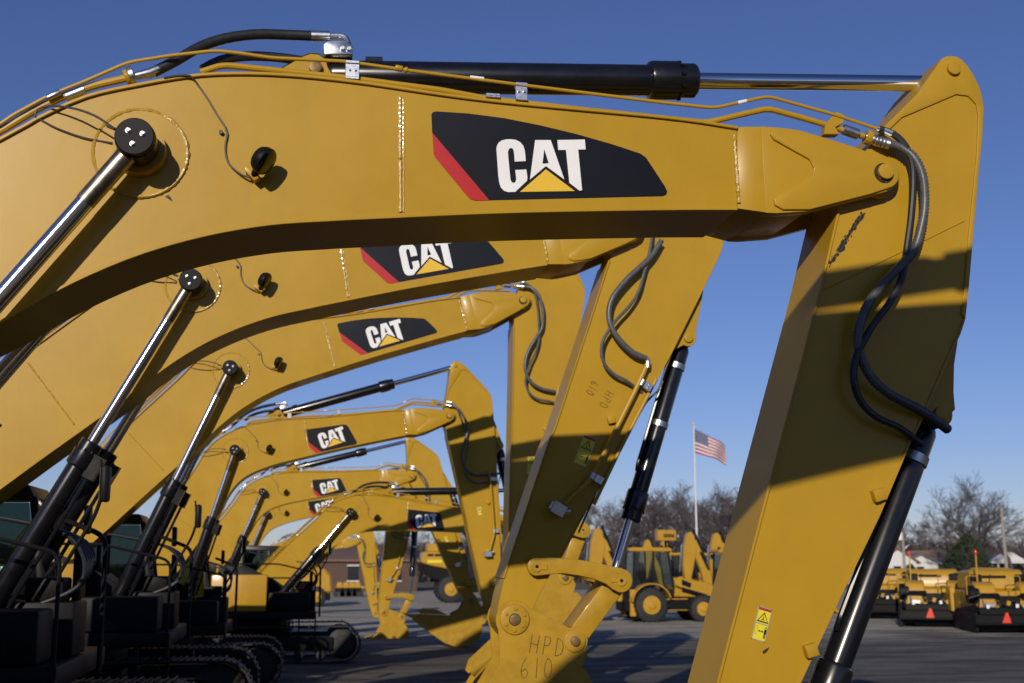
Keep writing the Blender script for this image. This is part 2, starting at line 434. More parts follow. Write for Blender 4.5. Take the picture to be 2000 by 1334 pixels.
# ---- logo
def z2(x, y): return (600 + x / 2.857, y / 2.857)
LET = {
 'C': [[(1055,830),(1059,812),(1068,797),(1085,785),(1110,779),(1135,778),(1163,782),(1187,794),(1205,815),(1213,840),(1216,865),(1219,900),(1157,903),(1154,860),(1151,840),(1145,830),(1135,827),(1125,832),(1119,850),(1122,885),(1133,1000),(1138,1015),(1150,1023),(1161,1018),(1166,1000),(1160,950),(1222,947),(1228,990),(1226,1010),(1160,1072),(1120,1073),(1098,1066),(1080,1048),(1071,1020),(1066,985)]],
 'A': [[(1271,783),(1322,783),(1322,833),(1312,915),(1331,914),(1331,928),(1242,1003)], [(1322,783),(1358,783),(1434,1003),(1331,928),(1331,914),(1347,912),(1322,833)]],
 'T': [[(1395,783),(1548,780),(1553,835),(1511,836),(1533,1063),(1518,1065),(1462,1022),(1443,838),(1400,838)]],
 'tri': [[(1331,946),(1492,1067),(1186,1072)]]}
PANEL = [(693,640),(700,627),(720,622),(900,634),(1100,660),(1300,700),(1500,748),(1700,805),(1860,858),(1890,880),(1930,940),(1995,1040),(2008,1068),(2004,1086),(1985,1095),(1015,1118),(940,1120),(910,1112),(885,1085),(715,880),(706,860),(697,740)]
RED = [(697,741),(1015,1118),(940,1120),(910,1112),(885,1085),(715,880),(706,860)]
def zp4(x, y): return B4(380 + x / 5., 680 + y / 5.)
PANEL_B = [(1073,805),(1085,795),(1455,745),(1480,748),(1500,765),(1587,918),(1584,932),(1570,941),(1250,1015),(1205,1028),(1185,1026),(1168,1014),(1112,952),(1104,930)]
RED_B = [(1101,910),(1245,1016),(1205,1028),(1185,1026),(1168,1014),(1112,952)]
def letters(var, k):
    pl = [[L1(*z2(*p)) for p in poly] for poly in LET[k]]
    if var == 'B':
        o = L1(*z2(1186, 1072)); q = zp4(1300, 968); a0 = L1(*z2(1055, 830)); a1 = L1(*z2(1553, 835)); b0 = zp4(1214, 868); b1 = zp4(1466, 805)
        sc = (b1 - b0).length / (a1 - a0).length; an = math.degrees(math.atan2(b1.y - b0.y, b1.x - b0.x) - math.atan2(a1.y - a0.y, a1.x - a0.x)) + 3
        pl = [[q + rot2(p - o, an) * sc for p in poly] for poly in pl]
    return pl
def logo_mesh(var, k):
    mb = MB(); mname = {'panel': 'logo_black', 'red': 'logo_red', 'tri': 'logo_yellow'}.get(k, 'logo_white')
    y = {'panel': -.003, 'red': -.0055}.get(k, -.006)
    if k == 'panel': pl = [[L1(*z2(*p)) for p in PANEL]] if var == 'A' else [[zp4(*p) for p in PANEL_B]]
    elif k == 'red': pl = [[L1(*z2(*p)) for p in RED]] if var == 'A' else [[zp4(*p) for p in RED_B]]
    else: pl = letters(var, k)
    for poly in pl: mb.prism(poly, y, y + (.003 if k == 'panel' else .002))
    return mb.mesh({'panel': 'logo_panel', 'red': 'red_stripe', 'tri': 'triangle'}.get(k, 'letter'), mname)

# ---- pipes, hoses, clamps on the boom (photo points of the first machine, y = depth in the boom frame)
def path(pts, y, var='A', fn=None):
    fn = fn or L1
    out = []
    for p in pts:
        yy = p[2] if len(p) > 2 else y
        q = fn(p[0], p[1], yy)
        out.append(p3(bend(q, var) if fn is L1 else q, yy))
    return out
PIPE_THIN = [(-330, 420), (-120, 312), (0, 243), (25, 225), (95, 187), (168, 158), (250, 122), (330, 109), (420, 99), (470, 104), (530, 113), (675, 120), (800, 138), (1018, 166), (1300, 201), (1395, 211), (1500, 188), (1630, 224), (1715, 252)]
PIPE_LOW = [(-330, 442), (-120, 335), (0, 257), (70, 214), (120, 190), (180, 168), (250, 152)]
PIPE_MID = [(392, 141), (435, 127), (560, 140), (690, 154), (860, 176), (950, 193), (1150, 216), (1380, 240), (1430, 228), (1500, 212), (1570, 231), (1640, 252), (1692, 268)]
def pipe(pts, r, y, var, m='yellow_paint', name='hydraulic_pipe', rb=.06, lift=.05):
    leg = []
    if pts[0][0] < 0:
        pts = [q for q in pts if q[0] >= 0]
        leg = [p3(bend(q, var), y) for q in off([V(q) for q in _top[1:5]], lift)][:3]
    return MB().tube(rounded(leg + path(pts, y, var), rb), r, 10).mesh(name, m)
HOSE1 = [(300, 141, .08), (345, 118, .10), (390, 92, .16), (440, 75, .2), (500, 67, .24), (560, 68, .27), (612, 70, .28)]
HOSE2 = [(395, 136, .3), (430, 118, .32), (480, 110, .36), (540, 112, .4), (600, 120, .42)]
def clamp(u, v, uy, w_, h, y, var):
    c = bend(L1(u, v, y), var); mb = MB()
    mb.box(c[0] - w_ / 2, c[0] + w_ / 2, y - .012, y + .0, c[1] - h / 2, c[1] + h / 2)
    mb.box(c[0] - w_ / 2, c[0] + w_ / 2, y - .022, y + .05, c[1] + h / 2 - .022, c[1] + h / 2)
    mb.box(c[0] - w_ / 2, c[0] + w_ / 2, y - .022, y + .05, c[1] - h / 2, c[1] - h / 2 + .018)
    for dx in (-.02, .02): mb.cyl((c[0] + dx, y - .01, c[1]), (c[0] + dx, y - .028, c[1]), .009, 8)
    return mb.mesh('pipe_clamp', 'zinc', bevel=.003, seg=1)
def sleeve(u0, v0, u1, v1, r, y, var, m='zinc', name='pipe_sleeve'):
    a = p3(bend(L1(u0, v0, y), var), y); b = p3(bend(L1(u1, v1, y), var), y); l = (b - a).length
    return MB().lathe(a, b, [(0, r * .9), (.004, r), (l - .004, r), (l, r * .9)], 12).mesh(name, m)

# ---- stick
RIM_IN = [(1716, 275), (1722, 268), (1762, 229), (1868, 184), (1892, 187), (1907, 203), (1911, 225), (1908, 300), (1893, 450), (1884, 560), (1878, 612)]
ST_OUT_R = [(1839, 115), (1848, 110), (1857, 109), (1868, 110), (1879, 116), (1890, 128), (1902, 147), (1912, 167), (1919, 190), (1922, 212), (1919, 268), (1911, 350), (1902, 455), (1893, 560), (1886, 625), (1876, 655), (1867, 672), (1845, 722), (1804, 818), (1779, 867), (1720, 1007), (1643, 1168), (1503, 1468)]
ST_LOW = [(1098, 1088), (1078, 1118), (1060, 1150), (1042, 1188)]
ST_LEFT = [(970, 1190), (975, 1165), (985, 1130), (1072, 867), (1086, 835), (1150, 640)]
ST_TOPL = [(1608, 555), (1625, 480), (1636, 433), (1645, 390), (1665, 330), (1700, 285), (1730, 245), (1790, 185), (1832, 126)]
B1 = S2(1005, 1210, SY - .03); GPIN = S2(1048, 1106.5, SY - .1); KPIN = S2(1213, 1134, SY - .1); B2 = S2(1123, 1252, SY - .05)
LUGS = {'A': S1(1840, 808, SY + .08), 'M': S2(1345, 660, SY + .08)}; HEADS = {'A': S1(1861, 135, SY), 'M': S4(889.5, 713.5)}
_ka = S1(1640, 1300, SY + .28) - S1(1840, 808, SY + .28)
LOWOFF = {'A': S1(1840, 808, SY + .28) + _ka.normalized() * 2.75 - KPIN, 'M': V((0, 0))}     # the front machine's longer reach
print('LOWOFF', tuple(LOWOFF['A']))
SW = W - 2 * SY
M_HEAD = [(881.5, 713), (884, 708), (889, 705), (896, 705.5), (908, 714), (930, 737), (951, 760)]
M_RIGHT = [(1414, 474), (1408, 494), (1366, 582), (1310, 695), (1216, 867)]
M_LEFT = [(985, 1130), (1072, 867), (1086, 835), (1150, 640), (1192, 508)]
M_TOPL = [(868, 826), (868, 800), (871, 780), (876, 754), (880, 724)]
def stick_outline(st):
    low = [S2(*p) for p in ST_LOW] + [V(p) for p in arc(B1, .205, -5, -190, 12)]
    if st == 'A':
        D = LOWOFF['A']
        return [S1(*p) for p in ST_OUT_R] + [q + D for q in low] + [S2(*p) + D for p in ST_LEFT[1:3]] + [S1(1362, 1500), S1(1405, 1334)] + [S1(*p) for p in ST_TOPL]
    return [S4(*p) for p in M_HEAD] + [S2(*p) for p in M_RIGHT] + low + [S2(*p) for p in M_LEFT] + [S4(*p) for p in M_TOPL]
def stick_body(st):
    mb = MB(); mb.prism(stick_outline(st), SY + .016, SY + SW - .016)
    return mb.mesh('stick', 'yellow_paint', bevel=.005, seg=1)
def stick_rims(st):
    """edge strips: head rim proud of the webs"""
    mb = MB()
    if st == 'A':
        outer = [S1(*p) for p in [(1716, 262), (1730, 245), (1790, 185), (1832, 126), (1839, 115), (1848, 110), (1857, 109), (1868, 110), (1879, 116), (1890, 128), (1902, 147), (1912, 167), (1919, 190), (1922, 212), (1919, 268), (1911, 350), (1902, 455), (1893, 560), (1886, 625)]]
        inner = [S1(*p) for p in RIM_IN][::-1]
    else:
        outer = [S4(*p) for p in [(871, 780), (876, 754), (880, 724)] + M_HEAD] + [S2(1414, 474)]
        inner = [S4(*p) for p in [(946, 760), (916, 727), (909, 722), (902, 723), (876, 764), (873, 782)]]
    poly = outer + inner
    mb.prism(poly, SY, SY + .018); mb.prism(poly, SY + SW - .018, SY + SW)
    return mb.mesh('head_rim', 'yellow_paint', bevel=.006, seg=2)
def stick_lip(which, st):
    if st == 'A':
        if which == 0: l = [S1(1645, 395), S1(1636, 433), S1(1608, 555), S1(1405, 1334), S1(1362, 1500)] + [S2(985, 1130) + LOWOFF['A']]
        else: l = [S1(*p) for p in [(1886, 625), (1876, 655), (1867, 672), (1845, 722), (1804, 818), (1779, 867), (1720, 1007), (1643, 1168), (1503, 1468)]] + [S2(1098, 1088) + LOWOFF['A']]
    else:
        l = [S2(*p) for p in (M_LEFT[::-1] if which == 0 else M_RIGHT + [(1098, 1088)])]
    return strip(MB(), l, -.018, SY + (-.004 if which == 0 else .004), SY + SW + (.004 if which == 0 else -.004)).mesh('flange_lip', 'yellow_paint', bevel=.003, seg=1)
def lug_plate(st, side):
    c = LUGS[st]
    if st == 'A': poly = [S1(*p, SY + .1) for p in [(1886, 625), (1872, 660), (1864, 713), (1863, 765), (1866, 800)]] + [V(p) for p in arc(c, .095, 10, -120, 8)] + [S1(*p, SY + .1) for p in [(1800, 815), (1840, 720)]]
    else: poly = [S2(*p, SY + .1) for p in [(1374, 566), (1371, 585), (1366, 612), (1360, 645)]] + [V(p) for p in arc(c, .10, 5, -120, 8)] + [S2(*p, SY + .1) for p in [(1305, 690), (1350, 600)]]
    mb = MB(); y = SY + .1 if side == 0 else SY + SW - .14
    mb.prism(poly, y, y + .04)
    return mb.mesh('cylinder_lug', 'yellow_paint', bevel=.004, seg=1)
def stick_seam(a, b): return MB().tube([p3(a, SY + .014), p3(b, SY + .014)], .006, 6).mesh('weld_bead', 'yellow_paint')
def bucket_disc():
    mb = MB(); c = p3(B1, SY)
    mb.lathe(c, c + V((0, -1, 0)), [(0, .17), (.045, .17), (.055, .16)], 28)
    return mb.mesh('pin_flange', 'worn_yellow_paint', bevel=.004, seg=1)
def bucket_disc_bolts():
    mb = MB(); c = p3(B1, SY - .055)
    for i in range(6):
        a = math.radians(90 + i * 60); q = c + V((.118 * math.cos(a), 0, .118 * math.sin(a)))
        mb.cyl(q, q + V((0, -.018, 0)), .02, 8)
    return mb.mesh('bolt', 'worn_yellow_paint', bevel=.003, seg=1)
def link_arm(side):
    g, k = GPIN, KPIN
    def px(u, v): return S2(u, v, SY - .1)
    poly = [px(*p) for p in [(1052, 1090), (1075, 1089), (1100, 1090), (1130, 1093), (1165, 1099), (1196, 1106), (1215, 1110)]] + [V(p) for p in arc(k, .135, 85, -100, 10)] + [px(*p) for p in [(1195, 1150), (1183, 1140), (1160, 1131), (1130, 1124), (1100, 1120), (1072, 1122)]] + [V(p) for p in arc(g, .105, -70, -265, 8)]
    mb = MB()
    if side == 0: mb.prism(poly, SY - .11, SY - .035)
    else: mb.prism(poly, SY + SW + .035, SY + SW + .11)
    return mb.mesh('idler_link', 'worn_yellow_paint', bevel=.012, seg=2)
def pin_keeper(c, y, dirx):
    mb = MB()
    mb.prism([V(p) for p in arc(c, .062, 20 + 180, 340 + 180, 14)] + [V((c[0] + .12 * dirx, c[1] + .035)), V((c[0] + .12 * dirx, c[1] - .03))] if dirx < 0 else [V(p) for p in arc(c, .062, 30, 330, 14)] + [V((c[0] + .12, c[1] - .03)), V((c[0] + .12, c[1] + .035))], y - .016, y)
    return mb.mesh('pin_keeper', 'worn_yellow_paint', bevel=.004, seg=1)
def hole(c, y, r=.02): return MB().cyl((c[0], y, c[1]), (c[0], y - .003, c[1]), r, 12).mesh('pin_hole', 'matt_black')
def power_link():
    d = (B2 - KPIN); n = V((-d.y, d.x)).normalized(); u = d.normalized()
    a = KPIN - u * .02; b = B2 - u * .10
    mb = MB(); mb.prism([a + n * .13, b + n * .13, b - n * .115, a - n * .115], SY + .03, SY + SW - .03)
    return mb.mesh('power_link', 'worn_yellow_paint', bevel=.02, seg=2)
def power_link_eye():
    mb = MB(); c = p3(B2, SY + .06); mb.cyl(c, c + V((0, SW - .12, 0)), .13, 20); c = p3(KPIN, SY - .03); mb.cyl(c, c + V((0, SW + .06, 0)), .11, 20)
    return mb.mesh('link_eye', 'worn_yellow_paint', bevel=.004, seg=1)

# ---- bucket (frame: origin at the stick's bucket pin)
DB = B2 - B1
BUCK = [(-.15, -.52), (-.24, -.84), (-1.20, -1.46), (-1.40, -1.66), (-1.2, -1.72), (-.5, -1.74), (.1, -1.72), (.5, -1.6), (.82, -1.36), (.99, -1.02), (.98, -.72), (.86, -.50), (.6, -.42), (.1, -.46)]
def ears(sd):
    poly = [V(p) for p in arc((0, 0), .215, 40, 215, 12)] + [V((-.13, -.48)), V((-.30, -.80)), V((.62, -.80)), DB + V((.16, -.16))] + [V(p) for p in arc(DB, .155, -30, 115, 8)]
    mb = MB(); y = SY - .028 if sd == 0 else SY + SW + .004; mb.prism(poly, y, y + .024)
    return mb.mesh('bucket_ear', 'worn_yellow_paint', bevel=.004, seg=1)
BY0, BY1 = SY - .05, SY + SW + .05
def bucket_shell():
    mb = MB()
    strip(mb, [V(q) for q in BUCK[3:12]], .09, BY0 + .03, BY1 - .03)
    return mb.mesh('bucket_shell', 'worn_yellow_paint', bevel=.006, seg=1)
def bucket_side(s):
    mb = MB(); y = BY0 + .027 if s == 0 else BY1 - .057
    mb.prism([V(q) for q in BUCK], y, y + .03)
    return mb.mesh('side_plate', 'worn_yellow_paint', bevel=.005, seg=1)
def side_cutter(s):
    mb = MB(); y = BY0 - .004 if s == 0 else BY1 - .026
    a, b = V((-.40, -.90)), V((-1.2, -1.42)); u = (b - a).normalized(); n = V((u.y, -u.x))
    mb.prism([a, b, b + n * .09, b - u * .16 + n * .17, a + u * .3 + n * .13, a + u * .1 + n * .05], y, y + .03)
    return mb.mesh('side_cutter', 'worn_yellow_paint', bevel=.005, seg=1)
def tooth():
    mb = MB()
    vs = [(0, -.07, .07), (0, .07, .07), (0, .07, -.05), (0, -.07, -.05), (-.34, -.045, -.035), (-.34, .045, -.035), (-.34, .045, -.05), (-.34, -.045, -.05)]
    mb.add(vs, [(0, 1, 2, 3), (4, 7, 6, 5), (0, 4, 5, 1), (3, 2, 6, 7), (0, 3, 7, 4), (1, 5, 6, 2)])
    return mb.mesh('tooth', 'worn_yellow_paint', bevel=.008, seg=1)

# ---- cylinders (frame: x along the axis, origin at the pivot)
def cyl_barrel(L_, r, gl, base=True):
    mb = MB(); a = (0, 0, 0); b = (1, 0, 0)
    mb.lathe(a, b, [(.02, r * .55), (.10, r * .9), (.13, r), (L_ - gl, r)], 28)
    return mb.mesh('cylinder_barrel', 'black_paint', ang=25)
def cyl_gland(L_, r, gl):
    mb = MB(); mb.lathe((0, 0, 0), (1, 0, 0), [(L_ - gl - .01, r * 1.02), (L_ - gl, r * 1.2), (L_ - gl + .02, r * 1.26), (L_ - gl * .42, r * 1.26), (L_ - gl * .40, r * 1.12), (L_ - .015, r * 1.12), (L_, r * 1.02)], 28)
    for i in range(10):
        an = i * math.pi / 5; mb.cyl((L_ - gl * .4, r * 1.18 * math.cos(an), r * 1.18 * math.sin(an)), (L_ - gl * .4 + .03, r * 1.18 * math.cos(an), r * 1.18 * math.sin(an)), r * .1, 6)
    return mb.mesh('gland', 'black_paint', ang=25)
def cyl_eye(r, w_, name='cylinder_eye', m='black_paint'):
    mb = MB(); mb.cyl((0, -w_ / 2, 0), (0, w_ / 2, 0), r, 24)
    return mb.mesh(name, m, bevel=.006)
def cyl_rod(L_, r, m='chrome'): return MB().lathe((0, 0, 0), (1, 0, 0), [(.04, r), (L_, r)], 24).mesh('rod', m)
def axis_matrix(a, b, y, s=1.):
    d = b - a; an = math.atan2(d.y, d.x)
    return Matrix.Translation((a.x, y, a.y)) @ Matrix.Rotation(-an, 4, 'Y') @ Matrix.Scale(s, 4)

# ---- warning label
def label_mesh(which, w_, h):
    mb = MB()
    if which == 'warning_label': mb.box(-w_ / 2, w_ / 2, -.002, 0, -h / 2, h / 2); return mb.mesh(which, 'label_yellow')
    if which == 'label_border':
        for a in ((-w_ / 2, -w_ / 2 + .006, -h / 2, h / 2), (w_ / 2 - .006, w_ / 2, -h / 2, h / 2), (-w_ / 2, w_ / 2, -h / 2, -h / 2 + .006), (-w_ / 2, w_ / 2, h / 2 - .006, h / 2)): mb.box(a[0], a[1], -.0030, -.0025, a[2], a[3])
        mb.box(-w_ / 2, w_ / 2, -.0034, -.003, -.004, .004)
        return mb.mesh(which, 'label_grey')
    if which == 'label_header': mb.box(-w_ / 2 + .005, w_ / 2 - .005, -.0045, -.0042, h * .40, h / 2 - .006); return mb.mesh(which, 'label_red')
    if which == 'hazard_triangle':
        o = [(-.42, .05), (.42, .05), (0, .36)]; i = [(-.33, .085), (.33, .085), (0, .31)]
        o = [V((p[0] * w_, p[1] * h)) for p in o]; i = [V((p[0] * w_, p[1] * h)) for p in i]
        for k in range(3): mb.prism([o[k], o[(k + 1) % 3], i[(k + 1) % 3], i[k]], -.0046, -.004)
        for a, b in (((-.1, .1), (.02, .2)), ((.1, .1), (-.02, .18)), ((0, .12), (0, .24))):
            mb.tube([(a[0] * w_, -.0044, a[1] * h), (b[0] * w_, -.0044, b[1] * h)], w_ * .018, 4)
        return mb.mesh(which, 'logo_black')
    # distance pictogram: double arrow and a standing figure, with a small square
    mb.box(-.1 * w_, .16 * w_, -.0046, -.004, -.225 * h, -.205 * h)
    mb.prism([V((-.16 * w_, -.215 * h)), V((-.06 * w_, -.18 * h)), V((-.06 * w_, -.25 * h))], -.0046, -.004)
    mb.prism([V((.22 * w_, -.215 * h)), V((.12 * w_, -.25 * h)), V((.12 * w_, -.18 * h))], -.0046, -.004)
    mb.cyl((.34 * w_, -.004, -.085 * h), (.34 * w_, -.0047, -.085 * h), w_ * .055, 10)
    mb.box(.26 * w_, .42 * w_, -.0047, -.004, -.27 * h, -.13 * h); mb.box(.28 * w_, .33 * w_, -.0047, -.004, -.40 * h, -.271 * h); mb.box(.35 * w_, .40 * w_, -.0047, -.004, -.40 * h, -.271 * h)
    for a in ((-.42, -.22, -.1, -.095), (-.42, -.22, -.33, -.325), (-.42, -.41, -.33, -.095), (-.23, -.22, -.33, -.095)): mb.box(a[0] * w_, a[1] * w_, -.0045, -.004, a[2] * h, a[3] * h)
    return mb.mesh(which, 'logo_black')
def add_label(root, Ms, c, ang, w_, h):
    M = Ms @ Matrix.Translation((c[0], SY + .0155, c[1])) @ Matrix.Rotation(-math.radians(ang), 4, 'Y')
    base = ob('warning_label', cached(('wl', 0, w_, h), lambda: label_mesh('warning_label', w_, h)), root, M)
    for nm in ('label_border', 'label_header', 'hazard_triangle', 'pictogram'):
        ob(nm, cached(('wl', nm, w_, h), lambda nm=nm: label_mesh(nm, w_, h)), base)
STROKES = {'H': [[(0, 0), (.03, 1)], [(.5, 0), (.55, 1)], [(.02, .5), (.53, .47)]], 'P': [[(.05, 0), (.1, 1)], [(.1, 1), (.45, .95), (.5, .72), (.38, .52), (.07, .48)]],
 'D': [[(.05, 0), (.08, 1)], [(.08, 1), (.42, .85), (.55, .5), (.42, .12), (.05, 0)]], '6': [[(.4, 1), (.15, .7), (.05, .3), (.2, 0), (.42, .08), (.48, .3), (.3, .46), (.08, .32)]],
 '1': [[(.2, 1), (.12, 0)]], '0': [[(.25, 1), (.05, .6), (.1, .1), (.3, 0), (.5, .35), (.45, .85), (.25, 1)]]}
def scrawl(text, h, y, r=.004):
    mb = MB(); x = 0
    for ch in text:
        if ch == '\n': continue
        for st in STROKES[ch]:
            pts = cr([V((x + p[0] * h * .8, y, p[1] * h)) for p in st], .03) if len(st) > 2 else [V((x + p[0] * h * .8, y, p[1] * h)) for p in st]
            mb.tube(pts, r, 4)
        x += h * (.72 if ch != '1' else .5)
    return mb.mesh('handwriting', 'marker_ink')

# ---- upper structure and undercarriage (frame: origin on the ground below the boom foot, x forward)
def stadium(x0, x1, z0, z1, n):
    r = (z1 - z0) / 2; L_ = (x1 - x0 - 2 * r); per = 2 * L_ + 2 * math.pi * r; out = []
    for i in range(n):
        d = per * i / n
        if d < L_: out.append((x0 + r + d, z1, 0.))
        elif d < L_ + math.pi * r:
            a = (d - L_) / r; out.append((x1 - r + r * math.sin(a), z0 + r + r * math.cos(a), a))
        elif d < 2 * L_ + math.pi * r: out.append((x1 - r - (d - L_ - math.pi * r), z0, math.pi))
        else:
            a = (d - 2 * L_ - math.pi * r) / r; out.append((x0 + r - r * math.sin(a), z0 + r - r * math.cos(a), math.pi + a))
    return out
def shoe_into(mb, M=None):
    mb.box(-.098, .098, -.32, .32, -.012, .012, M); mb.box(-.085, -.06, -.32, .32, .012, .045, M); mb.box(.02, .04, -.32, .32, .012, .035, M); return mb
def tracks(root, s, each):
    R = Matrix.Scale(s, 4)
    for y in (-1.42, 1.42):
        fr = MB(); fr.box(-1.4, 3.0, y - .22, y + .22, .34, .72); fr.box(-.2, 1.8, y * .45, y * .9, .5, .85)
        tr = ob('track', cached(('tf', y), lambda: fr.mesh('track', 'matt_black', bevel=.03)), root, R)
        st = stadium(-2.0, 3.75, .035, 1.0, 64)
        if each:
            me = cached('shoe', lambda: shoe_into(MB()).mesh('track_shoe', 'track_steel'))
            for (x, z, a) in st:
                ob('track_shoe', me, tr, Matrix.Translation((x, y, z)) @ Matrix.Rotation(a, 4, 'Y'))
        else:
            def f():
                mb = MB()
                for (x, z, a) in st: shoe_into(mb, Matrix.Translation((x, y, z)) @ Matrix.Rotation(a, 4, 'Y'))
                return mb.mesh('track_chain', 'track_steel')
            ob('track_chain', cached(('chain', y), f), tr)
        def wheel(x, z, r, w_):
            return MB().lathe((x, y - w_ / 2, z), (x, y + w_ / 2, z), [(0, r * .5), (.01, r * .8), (.04, r), (w_ - .04, r), (w_ - .01, r * .8), (w_, r * .5)], 20)
        ob('idler', cached(('idl', y), lambda: wheel(3.25, .52, .42, .3).mesh('idler', 'track_steel')), tr)
        ob('sprocket', cached(('spr', y), lambda: wheel(-1.5, .52, .42, .34).mesh('sprocket', 'track_steel')), tr)
        for i in range(7):
            ob('roller', cached(('rol', y, i), lambda i=i: wheel(-.95 + i * .6, .22, .15, .4).mesh('roller', 'track_steel')), tr)
def upper(root, s):
    R = Matrix.Scale(s, 4)
    def P(name, key, fn, m, bev=.02, par=None):
        return ob(name, cached(('up', key), lambda: fn().mesh(name, m, bevel=bev)), par or root, R if par is None else None)
    P('turntable', 'tt', lambda: MB().cyl((.9, 0, .85), (.9, 0, 1.2), .8, 32), 'matt_black')
    P('frame_deck', 'deck', lambda: MB().box(-3.0, 2.5, -1.55, 1.55, 1.2, 1.42), 'matt_black')
    P('engine_hood', 'hood', lambda: MB().prism([(-2.7, 1.45), (-.5, 1.45), (-.5, 2.75), (-.9, 2.85), (-2.5, 2.75), (-2.7, 2.5)], -1.5, 1.5), 'equipment_yellow', .05)
    P('counterweight', 'cw', lambda: MB().prism_v([(-3.6, -1.0), (-3.4, -1.4), (-2.72, -1.52), (-2.72, 1.52), (-3.4, 1.4), (-3.6, 1.0)], 1.25, 2.55), 'equipment_yellow', .08)
    P('boom_bracket', 'bb', lambda: MB().prism([(-.5, 1.42), (1.7, 1.42), (1.65, 2.05), (1.3, 2.3), (.4, 2.7), (-.3, 2.7)], -.56, -.48).prism([(-.5, 1.42), (1.7, 1.42), (1.65, 2.05), (1.3, 2.3), (.4, 2.7), (-.3, 2.7)], .48, .56), 'matt_black', .01)
    P('storage_box', 'sb', lambda: MB().box(-.45, 1.1, -1.5, -.7, 1.43, 2.45), 'equipment_yellow', .04)
    P('fuel_tank', 'ft', lambda: MB().box(1.15, 2.3, -1.5, -.75, 1.43, 1.95), 'matt_black', .04)
    cab = P('cab', 'cab', lambda: cab_frame(), 'cab_black', .02)
    def pane(name, key, vs): ob(name, cached(('pane', key), lambda: MB().add(vs, [(0, 1, 2, 3)]).mesh(name, 'cab_glass')), cab)
    pane('side_window', 's0', [(.36, .5, 2.1), (1.05, .5, 2.1), (1.05, .5, 3.12), (.36, .5, 3.12)])
    pane('side_window', 's1', [(1.12, .5, 1.75), (1.92, .5, 1.75), (1.72, .5, 3.12), (1.12, .5, 3.12)])
    pane('side_window', 's2', [(.36, 1.5, 2.1), (1.05, 1.5, 2.1), (1.05, 1.5, 3.12), (.36, 1.5, 3.12)])
    pane('side_window', 's3', [(1.12, 1.5, 1.75), (1.92, 1.5, 1.75), (1.72, 1.5, 3.12), (1.12, 1.5, 3.12)])
    pane('windscreen', 'w', [(1.99, .55, 1.75), (1.99, 1.45, 1.75), (1.79, 1.45, 3.12), (1.79, .55, 3.12)])
    pane('rear_window', 'r', [(.29, .55, 2.1), (.29, 1.45, 2.1), (.29, 1.45, 3.1), (.29, .55, 3.1)])
    ob('seat', cached(('up', 'seat'), lambda: MB().box(.6, 1.1, .75, 1.25, 1.5, 1.95).prism([(.5, 1.9), (.7, 1.9), (.6, 2.8), (.45, 2.8)], .78, 1.22).mesh('seat', 'matt_black', bevel=.05)), cab)
    # posts, rails and mirrors at the near front corner
    P('handrail', 'hr', lambda: MB().tube(rounded([(2.45, -1.45, 1.3), (2.45, -1.45, 2.5), (1.4, -1.45, 2.75), (.2, -1.45, 2.75), (.2, -1.45, 2.3)], .15), .022, 8), 'matt_black', 0)
    P('handrail', 'hr2', lambda: MB().tube(rounded([(2.62, .30, 1.2), (2.62, .30, 2.7), (2.1, .35, 2.9)], .15), .03, 8).tube([(2.35, .2, 1.2), (2.35, .2, 2.6)], .05, 8), 'matt_black', 0)
    mr = P('mirror', 'mr', lambda: MB().box(2.80, 2.88, -1.56, -1.36, 3.0, 3.36), 'matt_black', .03)
    ob('mirror_arm', cached(('up', 'ma'), lambda: MB().tube(rounded([(2.45, -1.45, 2.3), (2.75, -1.46, 2.85), (2.82, -1.46, 3.1)], .1), .02, 8).tube([(2.82, -1.46, 3.0), (2.78, -1.46, 3.42)], .015, 6).mesh('mirror_arm', 'matt_black')), mr)
    ob('mirror_glass', cached(('up', 'mg'), lambda: MB().box(2.79, 2.798, -1.54, -1.38, 3.03, 3.33).mesh('mirror_glass', 'chrome')), mr)
    mr = P('mirror', 'mr2', lambda: MB().box(2.16, 2.24, 1.5, 1.7, 2.75, 3.1), 'matt_black', .03)
    P('valve_block', 'vb', lambda: MB().box(1.75, 2.45, -.45, .35, 1.43, 2.0).box(1.9, 2.3, -.3, .2, 2.0, 2.25), 'matt_black', .03)
    for i in range(6):
        yy = -.4 + i * .13
        P('hydraulic_hose', ('hh', i), lambda yy=yy, i=i: MB().tube(cr([(1.9 + .05 * i, yy, 1.9), (2.5, yy - .05, 2.2 + .03 * i), (2.3, yy, 2.7), (1.2, yy * .7, 2.95), (.5, yy * .6, 3.1)], .08), .022, 8), 'hose_rubber', 0)
    P('step', 'stp', lambda: MB().box(2.0, 2.5, -1.6, -1.45, .95, .99).box(2.0, 2.5, -1.6, -1.45, .65, .69).box(2.0, 2.04, -1.58, -1.5, .65, 1.3).box(2.46, 2.5, -1.58, -1.5, .65, 1.3), 'matt_black', .006)
def cab_frame():
    mb = MB()
    side = [(.25, 1.43), (2.05, 1.43), (2.02, 1.72), (.25, 1.72)]
    mb.prism(side, .45, 1.55)                                     # lower shell
    mb.prism([(.25, 3.13), (1.8, 3.13), (1.72, 3.28), (.4, 3.30), (.25, 3.22)], .45, 1.55)   # roof
    for y0, y1 in ((.45, .53), (1.47, 1.55)):
        mb.prism([(.25, 1.7), (.36, 1.7), (.36, 3.15), (.25, 3.15)], y0, y1)
        mb.prism([(1.05, 1.7), (1.12, 1.7), (1.12, 3.15), (1.05, 3.15)], y0, y1)
        mb.prism([(1.94, 1.7), (2.03, 1.7), (1.82, 3.15), (1.73, 3.15)], y0, y1)
        mb.prism([(.25, 1.7), (1.08, 1.7), (1.08, 2.1), (.25, 2.1)], y0 + .01, y1 - .01)
    return mb

